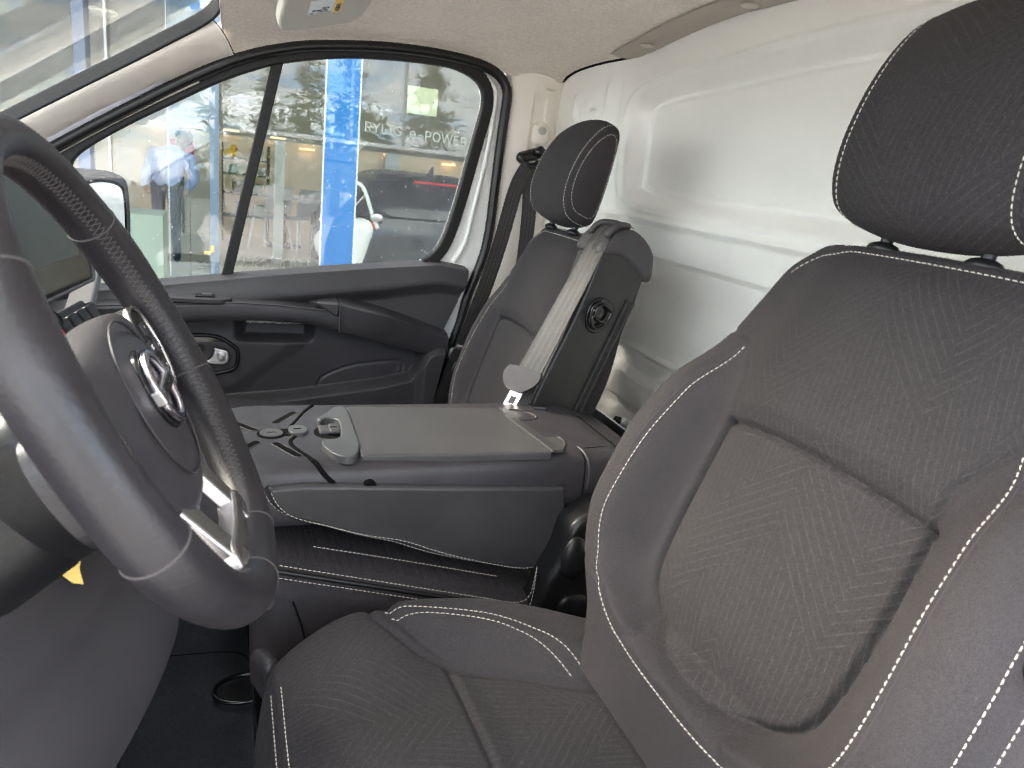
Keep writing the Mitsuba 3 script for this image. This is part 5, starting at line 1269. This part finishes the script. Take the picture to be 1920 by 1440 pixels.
put(SH + '__post__white_bead', box(V(XF - 0.064, 0.628, 0.1), V(XF - 0.05, 0.640, 4.4)), 'mat_steel_frame', smooth=False)
put(SH + '__base_kerb', box(V(XF - 0.05, -9, 0), V(XF + 0.05, 5, 0.115)), 'mat_steel_frame', smooth=False)
put(SH + '__fascia', box(V(XF - 0.1, -9.1, 4.4), V(XF + 10.9, 5.1, 5.6)), 'mat_fascia', smooth=False)
B['mat_fascia'] = tw(pr((0.25, 0.26, 0.27), 0.6))
# door leaf: frosted grey-blue panel with a brass lock
B['mat_door_leaf'] = tw(pr((0.20, 0.265, 0.30), 0.18)); B['mat_door_leaf_dark'] = tw(pr((0.09, 0.13, 0.17), 0.18))
put(SH + '__door_leaf', M(V([XF - 0.03 - LEAN * 1.45, 0.083, 0.12], [XF - 0.03 - LEAN * 1.45, 0.318, 0.12], [XF - 0.03 + LEAN * 2.8, 0.318, 4.4], [XF - 0.03 + LEAN * 2.8, 0.083, 4.4]), np.array([[0, 1, 2], [0, 2, 3]])), 'mat_leaf_glass', smooth=False, label='grey-blue tinted glass door leaf')
B['mat_leaf_glass'] = {'type': 'thindielectric', 'int_ior': 1.62, 'specular_transmittance': rgb(0.66, 0.80, 0.86), 'specular_reflectance': rgb(0.80, 0.92, 1.0)}
put(SH + '__door_leaf__edge', box(V(XF - 0.034, 0.316, 0.12), V(XF - 0.02, 0.321, 4.4)), 'mat_steel_frame', smooth=False)
put(SH + '__door_leaf__dark_stile', box(V(XF - 0.06, 0.030, 0.12), V(XF + 0.10, 0.083, 4.4)), 'mat_door_leaf_dark', smooth=False)
put(SH + '__door_leaf__gap', box(V(XF - 0.03, 0.198, 0.12), V(XF - 0.02, 0.201, 1.42)), 'mat_void', smooth=False)
put(SH + '__door_leaf__lock', cat(box(V(XF - 0.085, 0.060, 0.86), V(XF - 0.058, 0.080, 0.90), 0.004), ), 'mat_brass', smooth=35)
put(SH + '__door_leaf__handle', box(V(XF - 0.088, 0.078, 0.845), V(XF - 0.070, 0.120, 0.865), 0.004), 'mat_brass', smooth=35)
B['mat_brass'] = tw(pr((0.62, 0.45, 0.12), 0.35, metal=0.5))
# blue banner behind the glass
B['mat_blue'] = tw(pr((0.004, 0.165, 0.50), 0.5))
put('blue_banner', box(V(XF + 0.13, -0.850, 0.13), V(XF + 0.138, -0.630, 4.35)), 'mat_blue', smooth=False, label='tall bright blue banner strip with white edges in the showroom window', cat='banner')
for y in (-0.630, -0.858):
    put('blue_banner__white_edge', box(V(XF + 0.128, y, 0.13), V(XF + 0.139, y + 0.008, 4.35)), 'mat_white_paint', smooth=False)
lm = mirror_text('RYLIG  e-POWER', 0.062, (XF - 0.004 + 0.115 * LEAN, -0.865, 1.715), V(0, -1, -0.03), unit(V(LEAN, 0, 1)), 0.001)
put(SH + '__slogan', lm, 'mat_letter', smooth=False, label='pale slogan lettering on the glass')
B['mat_letter'] = tw(pr((0.24, 0.25, 0.21), 0.7)); B['mat_letter_grey'] = tw(pr((0.10, 0.095, 0.08), 0.7))
put(SH + '__name_lettering', mirror_text('ANDERSEN | B', 0.068, (XF - 0.004 - 0.825 * LEAN, -0.565, 0.775), V(0, 1, 0.0), unit(V(LEAN, 0, 1)), 0.001), 'mat_letter_grey', smooth=False, label='mirrored grey name lettering low on the glass')
put(SH + '__pale_sticker', box(V(XF + 0.03, -1.36, 1.865), V(XF + 0.034, -1.15, 2.04)), 'mat_sticker', smooth=False)
B['mat_sticker'] = tw(pr((0.42, 0.45, 0.30), 0.7))
# inside
B['mat_beige_wall'] = tw(pr(vary((0.66, 0.53, 0.38), 0.06, 1.2), 0.8)); B['mat_tile'] = tw(pr(vary((0.60, 0.55, 0.45), 0.1, 2), 0.35))
B['mat_inner_dark'] = tw(pr((0.55, 0.53, 0.48), 0.9))
put('showroom_floor', box(V(XF + 0.05, -9, 0.0), V(16, 5, 0.1)), 'mat_tile', smooth=False, kind='structure')
put(SH + '__partition', box(V(12.5, -9, 0.1), V(12.65, 5, 1.60)), 'mat_beige_wall', smooth=False, label='low beige partition wall at the back')
put(SH + '__rear_wall', box(V(16, -9.1, 0.1), V(16.2, 5.1, 4.4)), 'mat_inner_dark', smooth=False)
for y in (-9.1, 5.0): put(SH + '__side_wall', box(V(XF + 0.1, y, 0.1), V(16, y + 0.1, 4.4)), 'mat_inner_dark', smooth=False)
put(SH + '__pale_column', box(V(12.3, -2.65, 0.1), V(12.45, -2.42, 1.6)), 'mat_steel_frame', smooth=False)
put(SH + '__pale_column', box(V(9.9, -0.70, 0.1), V(10.0, -0.58, 1.6)), 'mat_steel_frame', smooth=False)
for y, z in ((-0.10, 1.672), (-0.77, 1.64), (-1.20, 1.52), (-2.52, 1.58), (-3.50, 1.53), (0.9, 1.67), (0.4, 1.66)):
    k_ = put(SH + '__strip_lamp', box(V(12.38, y - 0.11, z - 0.012), V(12.46, y + 0.11, z + 0.012)), 'mat_white_paint', smooth=False)
    scene[k_]['emitter'] = {'type': 'area', 'radiance': rgb(0.11, 0.062, 0.018)}
for x_, y, z in ((9.0, 1.15, 2.62), (8.0, -1.5, 3.6), (8.0, -4.0, 3.6), (10.5, -1.5, 3.6), (10.5, -4.0, 3.6), (10.5, 1.0, 3.6)):
    k_ = put(SH + '__ceiling_lamp', blob((x_, y, z), (0.16, 0.16, 0.04)), 'mat_white_paint', smooth=True)
    scene[k_]['emitter'] = {'type': 'area', 'radiance': rgb(1.1, 0.8, 0.5)}
# chairs, table, shelf
def chair(x, y, rz, label):
    c, s = math.cos(rz), math.sin(rz)
    R_ = np.array([[c, s, 0], [-s, c, 0], [0, 0, 1]])
    k = 'visitor_chair'
    n = 0
    while k in labels: n += 1; k = f'visitor_chair_{n:03d}'
    tag(k, label, 'chair', 'chairs in the showroom')
    t_ = V(x, y, 0.1)
    u = np.linspace(-1, 1, 9)
    st = np.array([[(a * 0.22, b * 0.21, 0.45 + 0.015 * a * a) for b in u] for a in u])
    bk = np.array([[(-0.20 - 0.05 * h, b * 0.21, 0.50 + 0.38 * h) for b in u] for h in np.linspace(0, 1, 9)])
    put(k + '__seat', axes_mesh(slab(st, 0.012), R_, t_), 'mat_chair_shell', smooth=True)
    put(k + '__backrest', axes_mesh(slab(bk, 0.012), R_, t_), 'mat_chair_shell', smooth=True)
    for sx_ in (-1, 1):
        for sy_ in (-1, 1):
            put(k + '__leg', axes_mesh(tube([(sx_ * 0.17, sy_ * 0.17, 0.44), (sx_ * 0.23, sy_ * 0.22, 0.0)], 0.014, 8), R_, t_), 'mat_white_paint', smooth=True)
B['mat_chair_shell'] = tw(pr((0.33, 0.34, 0.35), 0.5))
chair(11.2, -0.62, 2.6, 'grey visitor chair with white legs left of the round table')
chair(11.3, -1.02, 0.6, 'grey visitor chair with white legs beside the blue banner')
tag('cafe_table', 'small showroom table with one dark column foot', 'table')
put('cafe_table__tabletop', tube([(11.6, -0.83, 0.80), (11.6, -0.83, 0.83)], 0.36, 36), 'mat_chair_shell', smooth=35)
put('cafe_table__column', tube([(11.6, -0.83, 0.11), (11.6, -0.83, 0.80)], 0.035, 14), 'mat_black_plastic', smooth=35)
put('cafe_table__foot', tube([(11.6, -0.83, 0.10), (11.6, -0.83, 0.125)], 0.25, 30), 'mat_black_plastic', smooth=35)
tag('display_shelf', 'black framed display shelf with books and small goods', 'shelf')
for y in (0.02, -0.62):
    for x in (11.9, 12.25): put('display_shelf__upright', box(V(x, y - 0.012, 0.1), V(x + 0.025, y + 0.012, 1.50)), 'mat_black_plastic', smooth=False)
for z in (0.45, 0.78, 1.05, 1.27): put('display_shelf__board', box(V(11.9, -0.61, z), V(12.27, 0.01, z + 0.022)), 'mat_black_plastic', smooth=False)
B['mat_goods_green'] = tw(pr((0.10, 0.20, 0.16), 0.5)); B['mat_goods_grey'] = tw(pr((0.25, 0.25, 0.24), 0.5))
for i, (y, z, h, mt_) in enumerate(((-0.50, 0.472, 0.16, 'mat_goods_green'), (-0.25, 0.472, 0.20, 'mat_goods_grey'), (-0.45, 0.802, 0.14, 'mat_goods_green'), (-0.20, 0.802, 0.17, 'mat_black_plastic'), (-0.50, 1.072, 0.10, 'mat_goods_grey'), (-0.15, 1.072, 0.13, 'mat_goods_green'), (-0.45, 1.292, 0.16, 'mat_goods_grey'))):
    put('goods_box', box(V(11.95, y - 0.09, z), V(12.15, y + 0.09, z + h), 0.01), mt_, smooth=35, label=['low green box on the bottom shelf', 'grey box on the bottom shelf near the middle', 'green box on the third shelf down', 'black box on the third shelf down', 'flat grey box on the second shelf', 'small green box on the second shelf', 'grey box on the top shelf beside the toy duck'][i], cat='box')
B['mat_duck'] = tw(pr((0.85, 0.52, 0.02), 0.4))
tag('toy_duck', 'yellow toy duck on the top shelf of the display', 'toy')
put('toy_duck__body', hull([((12.0, -0.10, 1.345), 0.055), ((12.0, 0.01, 1.36), 0.040), ((12.0, -0.14, 1.35), 0.04)]), 'mat_duck', smooth=True)
put('toy_duck__head', blob((12.0, -0.13, 1.43), (0.05, 0.05, 0.05)), 'mat_duck', smooth=True)
put('toy_duck__beak', hull([((11.97, -0.16, 1.42), 0.014), ((11.95, -0.185, 1.41), 0.010)]), 'mat_red', smooth=True)
B['mat_orange'] = tw(pr((0.85, 0.35, 0.03), 0.6)); B['mat_sign_red'] = tw(pr((0.70, 0.05, 0.08), 0.6))
tag('poster_stand', 'red and orange price poster at the back of the showroom', 'poster')
put('poster_stand__sheet', box(V(12.40, 0.42, 1.02), V(12.42, 0.74, 1.46)), 'mat_sign_red', smooth=False)
put('poster_stand__price_field', box(V(12.39, 0.48, 1.04), V(12.399, 0.64, 1.26)), 'mat_orange', smooth=False)
put('poster_stand__post', tube([(12.43, 0.58, 0.1), (12.43, 0.58, 1.1)], 0.02, 8), 'mat_black_plastic')
put('green_crate', box(V(8.0, 0.55, 0.1), V(8.6, 0.95, 0.78), 0.01), 'mat_crate', smooth=35, label='pale green cabinet standing low behind the front glass', cat='cabinet')
B['mat_crate'] = tw(pr((0.36, 0.46, 0.38), 0.5))
# a person in a light blue shirt, leaning over
B['mat_shirt'] = tw(pr((0.42, 0.47, 0.68), 0.8)); B['mat_hair'] = tw(pr((0.02, 0.017, 0.015), 0.7)); B['mat_skin'] = tw(pr((0.42, 0.26, 0.18), 0.6)); B['mat_trousers'] = tw(pr((0.03, 0.035, 0.05), 0.8))
import manifold3d as mf
def body(chains):
    ms = []
    for ch_ in chains:
        for (a, ra), (b, rb) in zip(ch_[:-1], ch_[1:]):
            ms.append(mf.Manifold.batch_hull([mf.Manifold.sphere(ra, 16).translate(list(map(float, a))), mf.Manifold.sphere(rb, 16).translate(list(map(float, b)))]))
    m = mf.Manifold.batch_boolean(ms, mf.OpType.Add).refine_to_length(0.03).to_mesh()
    t = trimesh.Trimesh(m.vert_properties[:, :3], m.tri_verts)
    trimesh.smoothing.filter_taubin(t, iterations=10)
    return t
PE = 'person'
po = V(9.6, 0.62, 0.1)
J = lambda *p: po + V(*p)
tag(PE, 'person in a light blue shirt bending forward inside the showroom', 'person')
put(PE + '__body', body([[(J(0, 0.10, 0.05), 0.045), (J(0, 0.09, 0.48), 0.06), (J(0.02, 0.08, 0.88), 0.09)], [(J(0, -0.10, 0.05), 0.045), (J(0, -0.09, 0.48), 0.06), (J(0.02, -0.08, 0.88), 0.09)], [(J(0.02, 0.08, 0.88), 0.10), (J(0.02, -0.08, 0.88), 0.10)], [(J(0.0, 0.10, 0.05), 0.04), (J(-0.13, 0.11, 0.035), 0.03)], [(J(0.0, -0.10, 0.05), 0.04), (J(-0.13, -0.11, 0.035), 0.03)]]), 'mat_trousers', smooth=True)
put(PE + '__shirt', body([[(J(0.02, 0.05, 0.92), 0.115), (J(-0.02, -0.06, 1.20), 0.125)], [(J(0.02, -0.05, 0.92), 0.115), (J(-0.02, -0.12, 1.20), 0.10)], [(J(-0.02, 0.11, 1.21), 0.075), (J(-0.05, 0.20, 0.98), 0.055), (J(-0.18, 0.20, 0.86), 0.042)], [(J(-0.02, -0.24, 1.18), 0.075), (J(-0.06, -0.30, 0.96), 0.055), (J(-0.20, -0.24, 0.86), 0.042)], [(J(-0.02, 0.11, 1.21), 0.07), (J(-0.02, -0.24, 1.18), 0.07)]]), 'mat_shirt', smooth=True)
put(PE + '__head', body([[(J(-0.02, -0.13, 1.26), 0.05), (J(-0.03, -0.17, 1.36), 0.055)], [(J(-0.03, -0.18, 1.37), 0.075), (J(-0.03, -0.21, 1.43), 0.085)], [(J(-0.10, -0.23, 1.38), 0.03), (J(-0.05, -0.20, 1.40), 0.06)], [(J(-0.20, -0.24, 0.86), 0.03), (J(-0.27, -0.22, 0.80), 0.03)], [(J(-0.18, 0.20, 0.86), 0.03), (J(-0.26, 0.17, 0.80), 0.03)]]), 'mat_skin', smooth=True)
put(PE + '__hair', body([[(J(-0.01, -0.19, 1.44), 0.088), (J(0.01, -0.20, 1.40), 0.085)]]), 'mat_hair', smooth=True)
# dark car parked inside
PC = 'parked_car'
tag(PC, 'dark car with a fin on its roof parked inside the showroom', 'car')
B['mat_car_dark'] = tw(pr((0.012, 0.014, 0.018), 0.15, clearcoat=1.0, clearcoat_gloss=0.95)); B['mat_car_glass'] = tw(pr((0.02, 0.024, 0.026), 0.06, spec=0.8))
sec = [(7.30, 0.62, 0.50, 0.86), (7.36, 0.52, 0.42, 0.90), (7.55, 0.80, 0.44, 0.93)]
xs_ = np.array([7.30, 7.34, 7.45, 7.62, 7.80, 8.2, 8.8, 9.4, 9.8, 10.4, 11.0, 11.15])
top_ = np.array([0.80, 1.02, 1.20, 1.33, 1.40, 1.43, 1.42, 1.30, 1.08, 1.00, 0.86, 0.65])
hw_ = np.array([0.74, 0.82, 0.86, 0.88, 0.89, 0.90, 0.90, 0.89, 0.88, 0.87, 0.80, 0.70])
rows = []
aa = np.linspace(0, 2 * np.pi, 60, endpoint=False)
for x, t_, h_ in zip(xs_, top_, hw_):
    cz, hz = (t_ + 0.28) / 2, (t_ - 0.28) / 2
    yy_ = np.sign(np.cos(aa)) * np.abs(np.cos(aa)) ** 0.45 * h_; zz2 = np.sign(np.sin(aa)) * np.abs(np.sin(aa)) ** 0.6 * hz + cz
    yy_ = yy_ * (1 - 0.20 * np.clip((zz2 - 0.92) / 0.5, 0, 1))
    rows.append(np.stack([np.full(60, x), -2.02 + yy_, zz2], 1))
P = np.array(rows)
m = grid(P, cv=True)
for r in (0, -1): m = cat(m, M(np.vstack([P[r], P[r].mean(0)]), np.stack([np.arange(60), (np.arange(60) + 1) % 60, np.full(60, 60)], 1)))
m.merge_vertices(); m.fix_normals()
put(PC + '__body', m, 'mat_car_dark', smooth=50)
rw = np.array([[(7.335 + 0.30 * v + 0.0, -2.02 + u * (0.70 - 0.06 * v), 0.98 + 0.33 * v) for u in np.linspace(-1, 1, 9)] for v in np.linspace(0, 1, 6)])
put(PC + '__rear_window', slab(rw - V(0.012, 0, -0.010), 0.01), 'mat_car_glass', smooth=True)
put(PC + '__roof_fin', hull([((7.9, -2.05, 1.42), 0.02), ((8.05, -2.05, 1.41), 0.02), ((7.88, -2.05, 1.50), 0.012)]), 'mat_car_dark', smooth=True)
put(PC + '__brake_light', box(V(7.60, -2.25, 1.335), V(7.64, -1.80, 1.355), 0.006), 'mat_red', smooth=35)
for s_ in (-1, 1): put(PC + '__tail_light', hull([((7.33, -2.02 + s_ * 0.66, 0.90), 0.035), ((7.37, -2.02 + s_ * 0.80, 0.92), 0.035)]), 'mat_red', smooth=True)
put(PC + '__bumper', box(V(7.24, -2.75, 0.36), V(7.40, -1.29, 0.56), 0.06), 'mat_black_plastic', smooth=40)
for x in (7.95, 10.5):
    for s_ in (-1, 1):
        k_ = put(PC + '__wheel', tube([(x, -2.02 + s_ * 0.78, 0.42), (x, -2.02 + s_ * 0.90, 0.42)], 0.32, 30), 'mat_rubber_matt', smooth=35)
        put(k_ + '__rim', tube([(x, -2.02 + s_ * 0.895, 0.42), (x, -2.02 + s_ * 0.908, 0.42)], 0.21, 24), 'mat_satin', smooth=35)
# white scooter with a curved windscreen next to it
MT = 'motor_scooter'
tag(MT, 'white motor scooter with tall curved windscreen right of the blue banner', 'scooter')
arc_ = [(6.9, -0.80, 0.95), (6.9, -0.86, 1.12), (6.9, -0.95, 1.27), (6.9, -1.06, 1.315), (6.9, -1.15, 1.29), (6.9, -1.22, 1.16), (6.9, -1.28, 1.00), (6.9, -1.32, 0.92)]
put(MT + '__windscreen_frame', tube(smooth_line(arc_, 50), 0.017, 10), 'mat_white_paint', smooth=True)
for p_ in (((6.9, -1.06, 1.30), (6.9, -1.02, 0.95)), ((6.9, -0.90, 1.22), (6.9, -1.12, 0.95)), ((6.9, -1.18, 1.20), (6.9, -0.98, 0.95))):
    put(MT + '__stay', tube(p_, 0.006, 6), 'mat_satin')
put(MT + '__front_shield', hull([((6.9, -0.95, 0.90), 0.10), ((6.9, -1.18, 0.90), 0.10), ((6.95, -1.06, 0.45), 0.10)]), 'mat_white_paint', smooth=True)
put(MT + '__handlebar', tube(smooth_line([(6.9, -0.78, 0.98), (6.95, -0.95, 1.0), (7.0, -1.06, 1.0), (6.95, -1.2, 1.0), (6.9, -1.36, 0.98)], 20), 0.018, 8), 'mat_black_plastic', smooth=True)
put(MT + '__mirror', blob((6.88, -1.30, 1.02), (0.02, 0.06, 0.04)), 'mat_chrome', smooth=True)
put(MT + '__seat', hull([((7.5, -1.05, 0.80), 0.12), ((8.0, -1.05, 0.82), 0.12)]), 'mat_red', smooth=True)
put(MT + '__rear_body', hull([((7.4, -1.05, 0.55), 0.16), ((8.1, -1.05, 0.62), 0.17)]), 'mat_white_paint', smooth=True)
put(MT + '__footboard', box(V(6.95, -1.2, 0.34), V(7.5, -0.9, 0.40), 0.02), 'mat_black_plastic')
for x in (6.9, 8.0):
    put(MT + '__wheel', tube([(x, -1.11, 0.33), (x, -1.00, 0.33)], 0.23, 28), 'mat_rubber_matt', smooth=35)

# ---------------------------------------------------------------- trees behind the camera, mirrored in the glass
B['mat_needle'] = tw(pr(proc(lambda p, n, uv: mix((0.050, 0.075, 0.010), (0.120, 0.135, 0.018), fbm(p.x * 1.7, p.y * 1.7, p.z * 1.7, 3))), 0.8, spec=0.2))
B['mat_bark'] = tw(pr((0.10, 0.075, 0.05), 0.9))
def conifer(x, y, h, r, label, dens=1.0, seed=0):
    g = np.random.default_rng(100 + seed)
    k = 'conifer_tree'; n = 0
    while k in labels: n += 1; k = f'conifer_tree_{n:03d}'
    tag(k, label, 'tree', 'trees mirrored in the showroom glass')
    tv = smooth_line([(x, y, 0), (x + 0.05, y, h * 0.5), (x, y + 0.03, h)], 20)
    put(k + '__trunk', tube(tv, np.linspace(0.022 * h, 0.004, 20), 8), 'mat_bark', smooth=True)
    vs = []
    nb = int(150 * dens)
    for i in range(nb):
        f = 1 - (1 - g.random()) ** 0.75
        z = h * (0.10 + 0.90 * f); R_ = r * (1.02 - f) ** 0.8 * g.uniform(0.55, 1.12) + 0.06
        az = g.uniform(0, 2 * np.pi); d = V(math.cos(az), math.sin(az), 0)
        m_ = int(6 + 26 * R_)
        s = g.uniform(0.1, 1, m_) ** 0.7
        c = V(x, y, z) + (s * R_)[:, None] * d + np.stack([g.normal(0, 0.05 + 0.10 * s * R_), g.normal(0, 0.05 + 0.10 * s * R_), -0.22 * R_ * s ** 1.2 + 0.16 * R_ * s ** 4 + g.normal(0, 0.05, m_)], 1)
        a = unit(d + g.normal(0, 0.55, (m_, 3))); b = unit(g.normal(0, 1, (m_, 3)))
        L = g.uniform(0.09, 0.20, m_)[:, None] * (0.7 + 0.12 * h / 4); w_ = L * 0.30
        vs.append(np.stack([c - b * w_, c + b * w_, c + a * L * 1.6], 1))
    T3 = np.concatenate(vs).reshape(-1, 3)
    put(k + '__crown', M(T3, np.arange(len(T3)).reshape(-1, 3)), 'mat_needle', smooth=False)
XT = -16.0
conifer(XT, -6.7, 7.2, 1.6, 'broad bushy conifer with an open crown, tallest at the right of the mirrored row', 1.7, 1)
conifer(XT - 1, -4.2, 7.5, 1.35, 'conifer mirrored behind the blue banner', 1.4, 2)
conifer(XT + 1, -2.5, 6.0, 1.3, 'rounded conifer left of the blue banner', 1.3, 3)
conifer(XT - 1.5, -1.4, 5.7, 1.2, 'smaller conifer left of the banner and behind its neighbour', 1.2, 4)
conifer(XT + 3, 0.1, 5.4, 0.55, 'thin sparse young conifer mirrored over the door leaf', 0.5, 5)
conifer(XT - 2, -9.2, 4.8, 1.3, 'low conifer at the right end of the mirrored row', 1.2, 6)
conifer(XT - 3, -5.6, 4.8, 1.3, 'short dense conifer between two taller ones', 1.2, 7)
conifer(4.6, -15.0, 6.5, 1.2, 'slim conifer seen in the exterior mirror', 1.2, 8)
conifer(2.6, -19.0, 5.6, 1.6, 'broad low conifer farther back in the exterior mirror', 1.0, 9)
for i, (y, zz_h) in enumerate(((-4.9, 7.5), (-3.4, 6.0))):
    put('lamp_post', tube([(XT + 4, y, 0), (XT + 4, y, zz_h)], [0.07, 0.045], 12), 'mat_steel_frame', smooth=True, label=['tall pale lamp post mirrored right of the blue banner', 'shorter pale lamp post mirrored behind the banner'][i], cat='lamp post')
